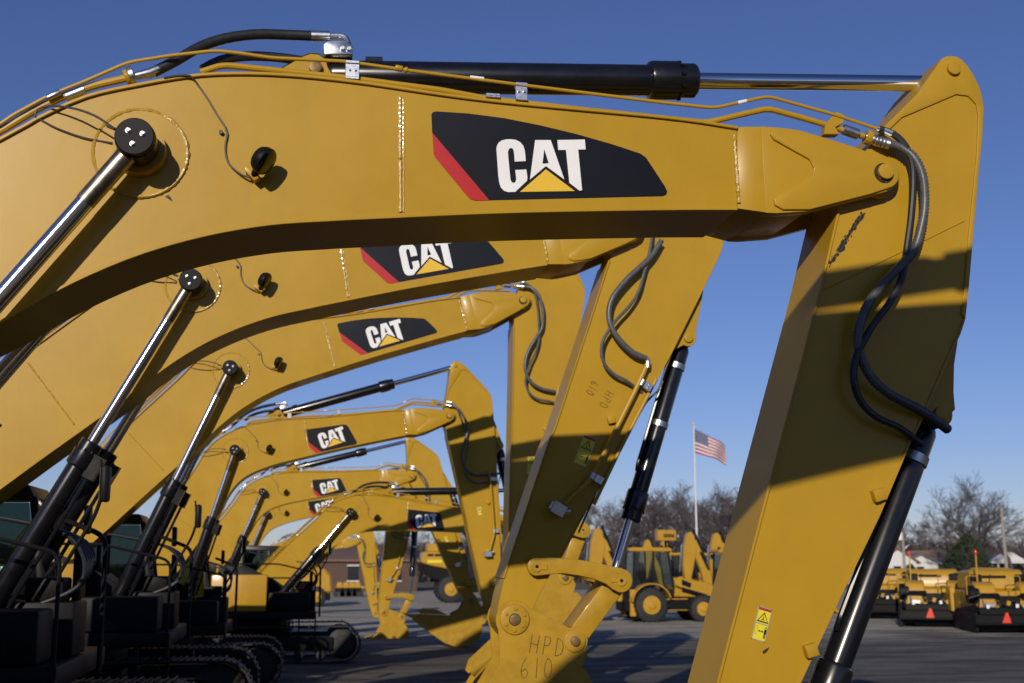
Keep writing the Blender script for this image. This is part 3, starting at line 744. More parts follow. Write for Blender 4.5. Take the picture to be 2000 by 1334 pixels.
# ------------------------------------------------------------------ one excavator
PINS = {}
def excavator(f, label, detail=2, shoes=False, extra=None):
    s = f.s; var = f.var
    foot = f.P + rot2(FOOTB[var], f.phi) * s
    rx = foot.x; ry = f.Y + W * s / 2
    root = empty('excavator', (rx, ry, 0))
    tag(root, label, 'excavator', 'excavators parked in a row')
    O = Matrix.Translation((-rx, -ry, 0))
    def FM(c, deg): return O @ Matrix.Translation((c.x, f.Y, c.y)) @ Matrix.Rotation(-math.radians(deg), 4, 'Y') @ Matrix.Scale(s, 4)
    Mb = FM(f.P, f.phi); Ms = FM(f.N, f.srot)
    # boom
    boom = ob('boom', cached(('boom', var), lambda: boom_body(var)), root, Mb)
    ob('top_flange', cached(('bt', var), lambda: boom_top(var)), boom)
    ob('bottom_flange', cached(('bb', var), lambda: boom_bottom(var)), boom)
    ob('nose_casting', cached('nose', nose_cast), boom)
    for sd in (0, 1): ob('fork_plate', cached(('ear', sd), lambda: ear_plate(sd)), boom)
    ob('nose_pin', cached('npin', lambda: pin_disc(.058, EARY, .035)), boom, Matrix.Translation((PN.x, 0, PN.y)))
    ob('pin_collar', cached('npinc', lambda: pin_disc(.075, EARY, .006, 'grease', 0)), boom, Matrix.Translation((PN.x - .006, 0, PN.y - .006)))
    for sd in (-1, 1): ob('cylinder_boss', cached(('boss', sd), lambda: boss(sd)), boom)
    ob('weld_bead', cached('bossw', boss_weld), boom)
    ob('weld_bead', cached('w1', lambda: weld(L1(781, 190), L1(782, 414), .012)), boom)
    ob('weld_bead', cached('w1b', lambda: weld(L1(787, 190), L1(788, 415), .005, seed=5)), boom)
    ob('weld_bead', cached('w2', lambda: weld(L1(1433, 264), L1(1442, 397), .013, -.006, 3)), boom)
    ob('weld_bead', cached(('w3', var), lambda: weld(bend(L1(-330, 470), var), bend(L1(-210, 700), var), .009, seed=7)), boom)
    br = [(520, 150), (560, 128), (592, 110), (606, 105), (622, 106), (636, 116), (640, 130), (655, 158)]
    ob('cylinder_bracket', cached('brk', lambda: MB().prism([L1(*p, .22) for p in br], .22, .26).prism([L1(*p, .5) for p in br], .48, .52).mesh('cylinder_bracket', 'yellow_paint', bevel=.004, seg=1)), boom)
    ob('bracket_pin', cached('brkp', lambda: MB().cyl(p3(L1(616, 131, .2), .22), p3(L1(616, 131, .2), .18), .045, 20).mesh('bracket_pin', 'rust_pin', bevel=.004)), boom)
    # logo
    lp = ob('logo_panel', cached(('lp', var), lambda: logo_mesh(var, 'panel')), root, Mb); lp['label'] = 'black logo panel with red edge and white letters CAT'
    ob('red_stripe', cached(('lr', var), lambda: logo_mesh(var, 'red')), lp)
    for k in 'CAT': ob('letter_' + k.lower(), cached(('l', var, k), lambda: logo_mesh(var, k)), lp)
    ob('triangle', cached(('lt', var), lambda: logo_mesh(var, 'tri')), lp)
    # pipes
    ob('hydraulic_pipe', cached(('pt', var), lambda: pipe(PIPE_THIN, .0125, .02, var, lift=.10)), root, Mb)
    ob('hydraulic_pipe', cached(('pl', var), lambda: pipe(PIPE_LOW, .026, .06, var)), root, Mb)
    ob('hydraulic_pipe', cached(('pm', var), lambda: pipe(PIPE_MID, .022, .06, var)), root, Mb)
    def far_pipe():
        return MB().tube(rounded([q + V((0, .42, .0)) for q in path(PIPE_MID, .06, var)], .06), .022, 8).mesh('hydraulic_pipe', 'yellow_paint')
    ob('hydraulic_pipe', cached(('pf', var), far_pipe), root, Mb)
    for i, c in enumerate([(688, 138, 0, .095, .135, .02), (1018, 180, 0, .085, .13, .03), (962, 188, 0, .1, .03, .03)]):
        ob('pipe_clamp', cached(('cl', var, i), lambda: clamp(*c, var)), root, Mb)
    for i, (a, mm) in enumerate([((128, 190, 166, 175, .034, .06), 'zinc'), ((92, 192, 118, 180, .022, .02), 'zinc'), ((790, 136, 796, 137, .02, .02), 'yellow_paint'), ((772, 132, 786, 135, .022, .02), 'yellow_paint'), ((918, 151, 945, 154, .0135, .02), 'logo_white'), ((1441, 201, 1458, 197, .0138, .02), 'logo_white'), ((1646, 252, 1676, 263, .04, .05), 'zinc'), ((252, 150, 262, 147, .065, .06), 'zinc'), ((244, 153, 252, 150, .055, .06), 'yellow_paint')]):
        ob('pipe_sleeve', cached(('sl', var, i), lambda: sleeve(*a, var, mm)), root, Mb)
    ob('pipe_bracket', cached(('pb', var), lambda: MB().prism([L1(*p, .02) for p in [(1618, 235), (1635, 218), (1650, 225), (1648, 240), (1632, 248), (1640, 262), (1610, 262), (1612, 248)]], .02, .10).mesh('pipe_bracket', 'yellow_paint', bevel=.004, seg=1)), root, Mb)
    # hoses to the stick cylinder
    hs = ob('hydraulic_hose', cached(('h1', var), lambda: MB().tube(cr(path(HOSE1, 0, var), .06), .036, 12).mesh('hydraulic_hose', 'hose_rubber')), root, Mb)
    ob('hose_fitting', cached(('h1a', var), lambda: MB().tube(path([(256, 150, .06), (292, 143, .07), (330, 127, .09)], 0, var), [.022, .034, .030], 12).mesh('hose_fitting', 'zinc')), hs)
    ob('hose_fitting', cached(('h1b', var), lambda: MB().tube(path([(608, 70, .28), (644, 71, .28)], 0, var), .038, 14).tube(cr(path([(644, 71, .28), (664, 71, .28), (676, 76, .27), (680, 86, .25)], 0, var), .02), .022, 10).mesh('hose_fitting', 'zinc')), hs)
    ob('hydraulic_hose', cached(('h2', var), lambda: MB().tube(cr(path(HOSE2, 0, var), .06), .034, 10).mesh('hydraulic_hose', 'hose_rubber')), root, Mb)
    pb_ = ob('port_block', cached(('blk', var), lambda: MB().prism([L1(*p, .2) for p in [(632, 88), (640, 82), (672, 80), (690, 92), (689, 108), (633, 108)]], .18, .36).mesh('port_block', 'zinc', bevel=.006)), root, Mb)
    def bolts_():
        mb = MB()
        for u, v in ((669, 95), (682, 96)):
            c = p3(L1(u, v, .17), .17); mb.cyl(c, c + V((0, -.02, 0)), .014, 6)
        return mb.mesh('bolt', 'zinc')
    ob('bolt', cached('blkb', bolts_), pb_)['kind'] = 'stuff'
    # stick
    st = f.st; HEAD = HEADS[st]; LUG = LUGS[st]; D = LOWOFF[st]; MD = Matrix.Translation((D.x, 0, D.y)); Ml = Ms @ MD
    stick = ob('stick', cached(('stick', st), lambda: stick_body(st)), root, Ms)
    ob('head_rim', cached(('rim', st), lambda: stick_rims(st)), stick)
    for k in (0, 1): ob('flange_lip', cached(('lip', k, st), lambda: stick_lip(k, st)), stick); ob('cylinder_lug', cached(('lug', k, st), lambda: lug_plate(st, k)), stick)
    ob('head_pin', cached('hpin', lambda: pin_disc(.052, SY, .03)), stick, Matrix.Translation((HEAD.x, 0, HEAD.y)))
    ob('lug_pin', cached('lpin', lambda: pin_disc(.055, SY + .1, .03)), stick, Matrix.Translation((LUG.x, 0, LUG.y)))
    for y0, y1 in ((EARY + .085, SY + .016), (SY + SW - .016, W - .065)): ob('stick_hub', cached(('hub', y0), lambda: MB().cyl((0, y0, 0), (0, y1, 0), .16, 32).mesh('stick_hub', 'yellow_paint', bevel=.004, seg=1)), stick)
    if st == 'A': ob('weld_bead', cached('ss1', lambda: stick_seam(S1(1608, 566), S1(1885, 430))), stick)
    for i, c in enumerate([(1714, 967), (1582, 1270)]):
        def blk():
            a = S1(*c); mb = MB(); M = Matrix.Translation((a.x, 0, a.y)) @ Matrix.Rotation(math.radians(-16), 4, 'Y')
            mb.box(-.042, .042, SY - .045, SY + .02, -.042, .042, M); return mb.mesh('mounting_block', 'yellow_paint', bevel=.005)
        mbk = ob('mounting_block', cached(('mblk', i), blk), stick)
    # stick cylinder
    pv = f.P + rot2(L1(616, 131, .2), f.phi) * s; hd = f.N + rot2(HEAD, f.srot) * s
    yc = f.Y + W / 2 * s
    Ma = O @ axis_matrix(pv, hd, yc, s); Mr = O @ axis_matrix(hd, pv, yc, s)
    Lb = 2.82 if var == 'A' else round((hd - pv).length / s * .64, 1)
    b = ob('stick_cylinder', cached(('scb', Lb), lambda: cyl_barrel(Lb, .115, .36)), root, Ma)
    ob('gland', cached(('scg', Lb), lambda: cyl_gland(Lb, .115, .36)), b)
    ob('cylinder_eye', cached('sce', lambda: cyl_eye(.12, .2)), b)
    ob('cylinder_pipe', cached(('scp', Lb), lambda: MB().tube(rounded([(.3, .1, .06), (.3, .15, .06), (Lb - .5, .15, .06), (Lb - .45, .1, .06)], .05), .024, 8).box(.36, .48, -.05, .05, .1, .135).mesh('cylinder_pipe', 'black_paint')), b)
    r = ob('stick_cylinder_rod', cached(('scr', var), lambda: cyl_rod(2.3, .062)), root, Mr)
    ob('rod_eye', cached('scre', lambda: cyl_eye(.11, .22, 'rod_eye')), r)
    # boom cylinders, one on each side
    base = V((foot.x + 1.45 * s, max(1.6, foot.y - .85 * s)))
    for i, yy in enumerate((-.20, W + .20)):
        Mp = O @ axis_matrix(f.P, base, f.Y + yy * s, s); Mq = O @ axis_matrix(base, f.P, f.Y + yy * s, s)
        dist = (f.P - base).length / s
        Lq = round(min(2.35, dist * .56), 2)
        b = ob('boom_cylinder', cached(('bcb', Lq), lambda: cyl_barrel(Lq, .108, .30)), root, Mq)
        ob('gland', cached(('bcg', Lq), lambda: cyl_gland(Lq, .108, .30)), b)
        ob('cylinder_eye', cached('bce', lambda: cyl_eye(.13, .18)), b)
        ob('cylinder_pipe', cached(('bcp', Lq), lambda: MB().tube(rounded([(.25, -.02, -.09), (.25, -.02, -.16), (Lq - .3, -.02, -.16), (Lq - .22, -.02, -.12)], .05), .024, 8).box(Lq - .36, Lq - .1, -.08, .06, -.22, -.1).mesh('cylinder_pipe', 'black_paint')), b)
        r = ob('boom_cylinder_rod', cached('bcr', lambda: cyl_rod(2.6, .062)), root, Mp)
        ob('rod_neck', cached('bcn', lambda: MB().lathe((0, 0, 0), (1, 0, 0), [(.08, .074), (.14, .066), (.50, .064), (.505, .0625)], 24).mesh('rod_neck', 'dull_steel')), r)
        ob('rod_eye', cached('bcre', lambda: MB().lathe((0, -.10, 0), (0, .10, 0), [(0, .115), (.02, .128), (.18, .128), (.2, .115)], 28).mesh('rod_eye', 'black_paint', ang=25)), r)
        if i == 0:
            cap = ob('pin_cap', cached('bcap', lambda: MB().lathe((0, -.10, 0), (0, -1, 0), [(0, .122), (.03, .122), (.036, .116)], 32).mesh('pin_cap', 'matt_black', ang=25)), r)
            for k in range(3):
                a = math.radians(-f.phi * 0 + 20 + 120 * k)
                Mi = Matrix.Translation((0, -.136, 0)) @ (Mp.to_3x3().inverted().to_4x4()) if False else None
                # bolt pattern kept upright whatever the cylinder's slope
                dirw = math.atan2(base.y - f.P.y, base.x - f.P.x); aa = a - dirw
                ob('bolt', cached('cbolt', lambda: MB().cyl((0, -.136, 0), (0, -.156, 0), .014, 6).cyl((0, -.136, 0), (0, -.140, 0), .019, 10).mesh('bolt', 'zinc', bevel=.002, seg=1)), r, Matrix.Translation((.052 * math.cos(aa), 0, .052 * math.sin(aa))))
    # grease lines
    ob('grease_line', cached(('gl', var), lambda: MB().tube(cr(path([(222, 250, -.22), (185, 226, -.2), (140, 211, -.12), (95, 207, -.05), (72, 214, -.03), (68, 228, -.03)], 0, var), .03), .0075, 6).tube(path([(210, 246, -.22), (224, 252, -.24)], 0, var), .011, 8).mesh('grease_line', 'cable_dark')), root, Mb)
    ob('grease_line', cached(('gl2', var), lambda: MB().tube(cr(path([(78, 233, -.01), (110, 250, -.015), (160, 268, -.015), (205, 277, -.02), (240, 282, -.05)], 0, var), .03), .006, 6).mesh('grease_line', 'cable_dark')), root, Mb)
    # work light and its wire
    wl = ob('work_light', cached('wl', work_light), root, Mb)
    ob('lamp_lens', cached('wll', lamp_lens), wl)
    ob('lamp_bracket', cached('wlb', lambda: MB().prism([L1(*p, -.03) for p in [(480, 340), (478, 328), (503, 338), (508, 352), (498, 358)]], -.09, -.0).mesh('lamp_bracket', 'yellow_paint', bevel=.003)), wl)
    ob('wire', cached(('wr', var), lambda: MB().tube(cr(path([(320, 152, -.03), (345, 148, -.03), (371, 148, -.035), (386, 165, -.01), (405, 192, -.01), (424, 224, -.01), (440, 248, -.012), (444, 262, -.014), (440, 288, -.012), (446, 318, -.012), (470, 340, -.03), (488, 347, -.05)], 0, var), .03), .0065, 6).cyl(p3(L1(432, 260), -.002), p3(L1(432, 260), -.03), .014, 8).mesh('wire', 'cable_dark')), root, Mb)
    # bucket linkage: the idler swings about its stick pin so that the power link keeps its length
    B2r = B1 + rot2(DB, f.brot); gk = (KPIN - GPIN).length; kb = (KPIN - B2).length; e = B2r - GPIN; d_ = e.length
    a_ = (gk * gk - kb * kb + d_ * d_) / (2 * d_); h_ = math.sqrt(max(0., gk * gk - a_ * a_)); n_ = V((-e.y, e.x)) / d_
    Kc = [GPIN + e * (a_ / d_) + n_ * (h_ * q) for q in (1, -1)]; KR = min(Kc, key=lambda q: (q - KPIN).length) if abs(f.brot) > .1 else KPIN
    ang = lambda q: math.atan2(q.y, q.x)
    def turn(c, to, da): return Matrix.Translation((to.x, 0, to.y)) @ Matrix.Rotation(-da, 4, 'Y') @ Matrix.Translation((-c.x, 0, -c.y))
    Mi = Ml @ turn(GPIN, GPIN, ang(KR - GPIN) - ang(KPIN - GPIN)); Mp_ = Ml @ turn(KPIN, KR, ang(B2r - KR) - ang(B2 - KPIN))
    for sd in (0, 1):
        ln = ob('idler_link', cached(('il', sd), lambda: link_arm(sd)), root, Mi)
        if sd == 0:
            ob('pin_keeper', cached('pk1', lambda: pin_keeper(GPIN, SY - .11, 1)), ln); ob('pin_keeper', cached('pk2', lambda: pin_keeper(KPIN, SY - .11, -1)), ln)
            ob('pin_hole', cached('ph1', lambda: hole(GPIN, SY - .126)), ln); ob('pin_hole', cached('ph2', lambda: hole(KPIN, SY - .126)), ln)
    pl = ob('power_link', cached('pwl', power_link), root, Mp_)
    ob('link_eye', cached('pwe', power_link_eye), pl)
    fd = ob('pin_flange', cached('bdisc', bucket_disc), stick, MD)
    ob('flange_bolts', cached('bdb', bucket_disc_bolts), stick, MD)['kind'] = 'stuff'
    ob('pin_end', cached('bpe', lambda: MB().cyl(p3(B1, SY - .05), p3(B1, SY - .07), .06, 20).mesh('pin_end', 'rust_pin', bevel=.004)), stick, MD)
    ob('pin_ring', cached('bpr', lambda: MB().cyl(p3(B1, SY - .05), p3(B1, SY - .0565), .07, 20).mesh('pin_ring', 'grease')), stick, MD)
    # bucket cylinder
    lg = f.N + rot2(LUG, f.srot) * s; kp = f.N + rot2(KR + D, f.srot) * s
    Ma = O @ axis_matrix(lg, kp, yc, s); Mr = O @ axis_matrix(kp, lg, yc, s)
    Lk = 2.3 if st == 'A' else 2.3
    b = ob('bucket_cylinder', cached(('bkb', st), lambda: cyl_barrel(Lk, .105, .36)), root, Ma)
    ob('gland', cached(('bkg', st), lambda: cyl_gland(Lk, .105, .36)), b)
    ob('cylinder_eye', cached('bke', lambda: cyl_eye(.1, .18)), b)
    for x in ((.30, 1.05) if st == 'M' else (.30,)): ob('hose_band', cached('bkn', lambda: MB().lathe((0, 0, 0), (1, 0, 0), [(0, .108), (.004, .116), (.07, .116), (.074, .108)], 24).mesh('hose_band', 'zinc')), b, Matrix.Translation((x, 0, 0)))
    ob('cylinder_pipe', cached('bkp', lambda: MB().tube(rounded([(.15, -.06, -.10), (.2, -.09, -.13), (1.65, -.09, -.13), (1.72, -.06, -.11)], .05), .022, 8).mesh('cylinder_pipe', 'black_paint')), b)
    r = ob('bucket_cylinder_rod', cached('bkr', lambda: cyl_rod(1.7, .062)), root, Mr)
    ob('rod_eye', cached('bkre', lambda: cyl_eye(.10, .2, 'rod_eye')), r)
    # hoses from the boom nose down the stick
    if detail:
        hoses(root, f, Mb, Ms, O)
    # bucket
    Mk = Ml @ Matrix.Translation((B1.x, 0, B1.y)) @ Matrix.Rotation(-math.radians(f.brot), 4, 'Y')
    bk = ob('bucket', cached('bks', bucket_shell), root, Mk)
    for sd in (0, 1):
        ob('bucket_ear', cached(('bkea', sd), lambda: ears(sd)), bk)
        ob('side_plate', cached(('bksd', sd), lambda: bucket_side(sd)), bk); ob('side_cutter', cached(('bkc', sd), lambda: side_cutter(sd)), bk)
    for i in range(4):
        ob('tooth', cached('tooth', tooth), bk, Matrix.Translation((-1.34, BY0 + .06 + i * (BY1 - BY0 - .12) / 3, -1.66)) @ Matrix.Rotation(math.radians(-8), 4, 'Y'))
    ob('bucket_pin', cached('bkpn', lambda: MB().lathe(p3(DB, SY - .03), p3(DB, SY - 1), [(0, .125), (.02, .125), (.024, .12)], 24).mesh('bucket_pin', 'worn_yellow_paint', bevel=.003, seg=1)), bk)
    ob('pin_end', cached('bkpe', lambda: MB().cyl(p3(DB, SY - .05), p3(DB, SY - .085), .055, 20).mesh('pin_end', 'rust_pin', bevel=.003)), bk)
    upper(root, s); tracks(root, s, shoes)
    root['_f'] = 0; del root['_f']
    return root, Mb, Ms, Mk, stick, bk
def work_light():
    c = p3(L1(513, 312, -.17), -.17); d = V((.75, -.35, -.55)).normalized()
    mb = MB(); mb.lathe(c - d * .045, c + d, [(0, .05), (.012, .078), (.04, .092), (.075, .094), (.085, .088)], 24)
    e = p3(L1(496, 343, -.07), -.07); mb.cyl(c + (e - c) * .35, e, .026, 10)
    return mb.mesh('work_light', 'matt_black', ang=40)
def lamp_lens():
    c = p3(L1(513, 312, -.17), -.17); d = V((.75, -.35, -.55)).normalized()
    return MB().lathe(c + d * .0401, c + d, [(0, .084), (.008, .07)], 24).mesh('lamp_lens', 'cab_glass')
H_A = [(1690, 266, .06), (1722, 278, .02), (1757, 287, .0), (1785, 308, -.03), (1802, 345, -.04), (1806, 395, -.03), (1800, 440, -.02), (1784, 490, -.01), (1748, 530, -.02), (1715, 565, -.02), (1690, 605, -.02), (1677, 650, -.02), (1680, 692, -.02), (1700, 735, -.02), (1735, 768, -.01), (1780, 792, .0), (1815, 812, .06), (1850, 838, .2)]
H_B = [(1717, 252, .02), (1745, 262, .0), (1768, 285, -.02), (1782, 320, -.02), (1784, 360, -.01), (1780, 420, .0), (1772, 480, .0), (1762, 540, -.01), (1738, 590, -.02), (1702, 640, -.03), (1672, 700, -.03), (1668, 745, -.03), (1682, 785, -.02), (1712, 815, -.01), (1755, 835, .0), (1800, 868, .1)]
def hoses(root, f, Mb, Ms, O):
    """two hoses: built in the stick frame for this machine's own pose"""
    s = f.s
    def build(pts, r, ring, first):
        out = []
        n = len(pts)
        for i, (u, v, y) in enumerate(pts):
            a = S1(u, v, y); w_ = min(1., max(0., i / 6.))           # the first points ride on the boom nose
            b = L1(u, v, y) - PN; b = rot2(b, f.phi - f.srot)
            q = b.lerp(a, w_ * w_ * (3 - 2 * w_)); out.append(p3(q, y))
        return MB().tube(cr(out, .012 if ring else .04), r, 10, ring=ring)
    if f is not F2: ob('corrugated_hose', build(H_A, .037 if f.Y < 9 else .029, .78 if f.Y < 15 else None, 1).mesh('corrugated_hose', 'conduit_grey', ang=80), root, Ms)
    ob('hydraulic_hose', build(H_B, .026 if f.Y < 9 else .020, None, 0).mesh('hydraulic_hose', 'hose_rubber' if f.Y < 9 else 'conduit_grey'), root, Ms)
    ob('hose_fitting', cached('hfit', lambda: MB().tube(path([(1692, 267, .06), (1712, 275, .04), (1738, 282, .01)], 0), [.034, .04, .038], 12).tube(path([(1712, 250, .02), (1728, 255, .01), (1742, 261, 0.)], 0), [.018, .024, .026], 10).mesh('hose_fitting', 'zinc')), root, Mb)
    ob('pipe_flange', cached('pflg', lambda: MB().lathe(p3(L1(1690, 267, .06), .06), p3(L1(1703, 272, .06), .06), [(0, .055), (.045, .055)], 12).mesh('pipe_flange', 'yellow_paint', bevel=.004)), root, Mb)

# ------------------------------------------------------------------ the row of excavators
E1, Mb1, Ms1, Mk1, st1, bk1 = excavator(F1, 'nearest visible yellow excavator, its boom spanning the whole top of the picture')
add_label(E1, Ms1, S1(1489.5, 1219), -16, .10, .225)
ob('paint_chip', MB().prism([S1(*p, .09) for p in [(1490, 1272), (1496, 1268), (1503, 1264), (1501, 1270), (1495, 1276), (1491, 1277)]], SY + .0145, SY + .0165).mesh('paint_chip', 'grease'), E1, Ms1)
ob('paint_chip', MB().prism([L1(*p) for p in [(322, 383), (330, 381), (335, 388), (338, 394), (331, 390), (326, 387)]], -.003, 0).mesh('paint_chip', 'grease'), E1, Mb1)
r_ = random.Random(11)
def grease_trail():
    mb = MB()
    for i in range(230):
        t = r_.random(); c = V((1686 - 64 * t, 416 + 102 * t)); sp = 2.6 * (1 - .5 * t)
        c += V((r_.gauss(0, sp), r_.gauss(0, 3)))
        q = S1(c.x, c.y, SY); rr = r_.choice((.002, .003, .004, .006, .008, .013)) * r_.uniform(.7, 1.2); ax = V((-.5, -.86)); bx_ = V((.86, -.5)); el = r_.uniform(1., 2.6)
        mb.prism([q + ax * (rr * el * r_.uniform(.6, 1.2) * math.cos(a)) + bx_ * (rr * r_.uniform(.5, 1.1) * math.sin(a)) for a in [k * math.pi / 4 for k in range(8)]], SY + .0148 - i * .000004, SY + .0165)
    return mb.mesh('grease_smear', 'grease')
ob('grease_smear', grease_trail(), E1, Ms1)['kind'] = 'stuff'
E2, Mb2, Ms2, Mk2, st2, bk2 = excavator(F2, 'second yellow excavator in the row, HPD 610 scrawled on its stick and bucket', 2)
add_label(E2, Ms2, S2(1143, 880.5), -18 - 4 + 4, .165, .355)
def s2mat(u, v, deg, y): 
    q = S2(u, v); return Ms2 @ Matrix.Translation((q.x, y, q.y)) @ Matrix.Rotation(-math.radians(deg), 4, 'Y')
ob('handwriting', scrawl('HPD', .105, 0, .0032), E2, s2mat(1184, 762, -112, SY + .013))
ob('handwriting', scrawl('610', .10, 0, .0032), E2, s2mat(1156, 742, -112, SY + .013))
ob('handwriting', scrawl('HPD', .20, 0, .0042), E2, s2mat(1033, 1274, -4, SY - .031))
ob('handwriting', scrawl('610', .22, 0, .0042), E2, s2mat(1015, 1324, 3, SY - .031))
def bp(pts, r, y, m, name='hydraulic_pipe', seg=8): return MB().tube(rounded([p3(S2(u, v, y), y) for u, v in pts], .06), r, seg).mesh(name, m)
def stick_plumbing(root, Ms, tagk):
    """pipe, clamps and valve that the second machine's stick carries"""
    ob('hydraulic_pipe', cached('spp1', lambda: bp([(1264, 712), (1246, 752), (1160, 926), (1146, 946), (1104, 985)], .030, -.0, 'yellow_paint')), root, Ms)
    ob('hydraulic_pipe', cached('spp2', lambda: bp([(1282, 740), (1210, 880), (1160, 985)], .022, .05, 'yellow_paint')), root, Ms)
    ob('grease_pipe', cached('spp3', lambda: bp([(1312, 690), (1296, 730), (1288, 760), (1262, 785), (1165, 960), (1130, 1040)], .012, .12, 'cable_dark', 'grease_pipe', 6)), root, Ms)
    ob('valve', cached('spv', lambda: MB().box(-.09, .07, -.10, .05, -.07, .07).box(-.12, -.09, -.08, .0, -.05, .05).cyl((.07, -.03, .02), (.13, -.03, .05), .035, 10).mesh('valve', 'zinc', bevel=.005, seg=1)), root, Ms @ Matrix.Translation(p3(S2(1091, 996, 0), .02)) @ Matrix.Rotation(math.radians(25), 4, 'Y'))
    for u, v in ((1254, 748), (1158, 930)):
        ob('pipe_clamp', cached('spc', lambda: MB().cyl((0, 0, -.04), (0, 0, .04), .04, 14).box(.03, .13, -.02, .03, -.045, .045).cyl((.09, -.02, .02), (.09, -.035, .02), .014, 6).cyl((.09, -.02, -.02), (.09, -.035, -.02), .014, 6).mesh('pipe_clamp', 'zinc', bevel=.003, seg=1)), root, Ms @ Matrix.Translation(p3(S2(u, v, 0), 0)) @ Matrix.Rotation(math.radians(26), 4, 'Y'))
stick_plumbing(E2, Ms2, 2)
ob('corrugated_hose', MB().tube(cr([p3(S2(u, v, y), y) for u, v, y in [(1292, 470, .0), (1268, 505, -.02), (1225, 545, -.03), (1195, 585, -.03), (1190, 625, -.03), (1207, 660, -.03), (1238, 690, -.02), (1262, 700, .0)]], .012), .036, 10, ring=.88).mesh('corrugated_hose', 'conduit_grey', ang=80), E2, Ms2)
ob('hose_fitting', MB().tube(cr([p3(S2(u, v, 0), 0) for u, v in [(1236, 688), (1256, 697), (1265, 704), (1264, 718)]], .02), [.034] * 3 + [.03] * 40 if False else .032, 10).mesh('hose_fitting', 'zinc'), E2, Ms2)
E3, Mb3, Ms3, Mk3, st3, bk3 = excavator(F3, 'third yellow excavator in the row, its whole curved black logo panel showing', 2, shoes=True)
def wl_at(root, f, Ms, u, v, w_=.165, h=.355, ang=-16):
    q = rot2(xz(u, v, f.Y + SY * f.s) - f.N, -f.srot) / f.s; add_label(root, Ms, q, ang, w_, h)
wl_at(E3, F3, Ms3, 1039, 907)
stick_plumbing(E3, Ms3, 3)
E4, Mb4, Ms4, Mk4, st4, bk4 = excavator(F4, 'fourth excavator of the row, its pointed stick head standing against the sky', 1)
wl_at(E4, F4, Ms4, 937, 997, .11, .23); stick_plumbing(E4, Ms4, 4)
E7, Mb7, Ms7, Mk7, st7, bk7 = excavator(F7, 'smaller excavator with a shaded low boom and a black cab in front of it', 1, shoes=True)
E5, Mb5, Ms5, Mk5, st5, bk5 = excavator(F5, 'excavator with its bucket curled upward, behind the smaller shaded boom', 1)
wl_at(E5, F5, Ms5, 872, 1052, .11, .23); stick_plumbing(E5, Ms5, 5)
E6, Mb6, Ms6, Mk6, st6, bk6 = excavator(F6, 'excavator with an upright stick and its bucket set flat left of the curled bucket', 1)
stick_plumbing(E6, Ms6, 6)
E8, Mb8, Ms8, Mk8, st8, bk8 = excavator(F8, 'farthest excavator of the row, only its stick showing below the other booms', 1)
stick_plumbing(E8, Ms8, 8)
# the next machine of the row towards the viewer stands out of frame; its shadow falls on the first stick
F0 = Frame(); F0.__dict__.update(F1.__dict__); F0.Y = 2.4; F0.phi = 8.; F0.P = F1.P + V((.1, .10)); F0.N = F0.P + rot2(PN, F0.phi) * F0.s; F0.srot = 2.
excavator(F0, 'excavator just outside the frame whose shadow crosses the nearest stick', 1)

for k, (yy, dz, ph, lb) in enumerate(((-3.6, -.1, 4., 'added unseen excavator behind the viewer, put there to shade the ground'), (-9.6, -.2, 2., 'added unseen excavator far behind the viewer, put there to shade the ground'))):  # unseen machines added so their shadows darken the ground and boom undersides
    F9 = Frame(); F9.__dict__.update(F1.__dict__); F9.Y = yy; F9.phi = ph; F9.P = F1.P + V((.0, dz)); F9.N = F9.P + rot2(PN, F9.phi) * F9.s
    excavator(F9, lb, 1)

# ------------------------------------------------------------------ background machines
def gnd(u, v):
    d = _F + _R * ((u - 1000) / FPX) - _U * ((v - 667) / FPX)
    return CAM + d * (CAM.z / -d.z)
def X_at(u, Y, v=1100): return at(u, v, Y).x
def wheel_meshes(r, w_, rim, lugs, key):
    def tyre():
        mb = MB(); mb.lathe((0, -w_ / 2, 0), (0, w_ / 2, 0), [(0, rim), (.01, rim * 1.15), (w_ * .12, r * .93), (w_ * .3, r), (w_ * .7, r), (w_ * .88, r * .93), (w_ - .01, rim * 1.15), (w_, rim)], 32)
        for i in range(lugs):
            a = 2 * math.pi * i / lugs
            for sd in (-1, 1):
                M = Matrix.Rotation(a + (sd > 0) * math.pi / lugs, 4, 'Y') @ Matrix.Translation((0, sd * w_ * .24, r)) @ Matrix.Rotation(sd * .6, 4, 'Z')
                mb.box(-.03, .03, -w_ * .26, w_ * .26, -.03, .028, M)
        return mb.mesh('tyre', 'tyre_rubber')
    def rimm():
        mb = MB(); mb.lathe((0, -w_ / 2 - .004, 0), (0, w_ / 2, 0), [(0, rim * .96), (.02, rim), (w_, rim)], 24)
        mb.lathe((0, -w_ / 2 + .01, 0), (0, -w_ / 2 - 1, 0), [(0, rim * .8), (.02, rim * .78), (.03, rim * .45), (.08, rim * .40), (.09, rim * .3)], 20)
        return mb.mesh('rim', 'equipment_yellow', ang=25)
    return cached(('tyre', key), tyre), cached(('rim', key), rimm)
def add_wheel(root, x, y, r, w_, rim, key, lugs=22):
    t, rm = wheel_meshes(r, w_, rim, lugs, key)
    o = ob('wheel', t, root, Matrix.Translation((x, y, r)) @ (Matrix.Rotation(math.pi, 4, 'Z') if y > 0 else Matrix.Identity(4)))
    ob('rim', rm, o)
def part(name, mb_, m, root, bev=.015, key=None): return ob(name, cached((key, name, len(CACHE)), lambda: mb_.mesh(name, m, bevel=bev, seg=1)), root)

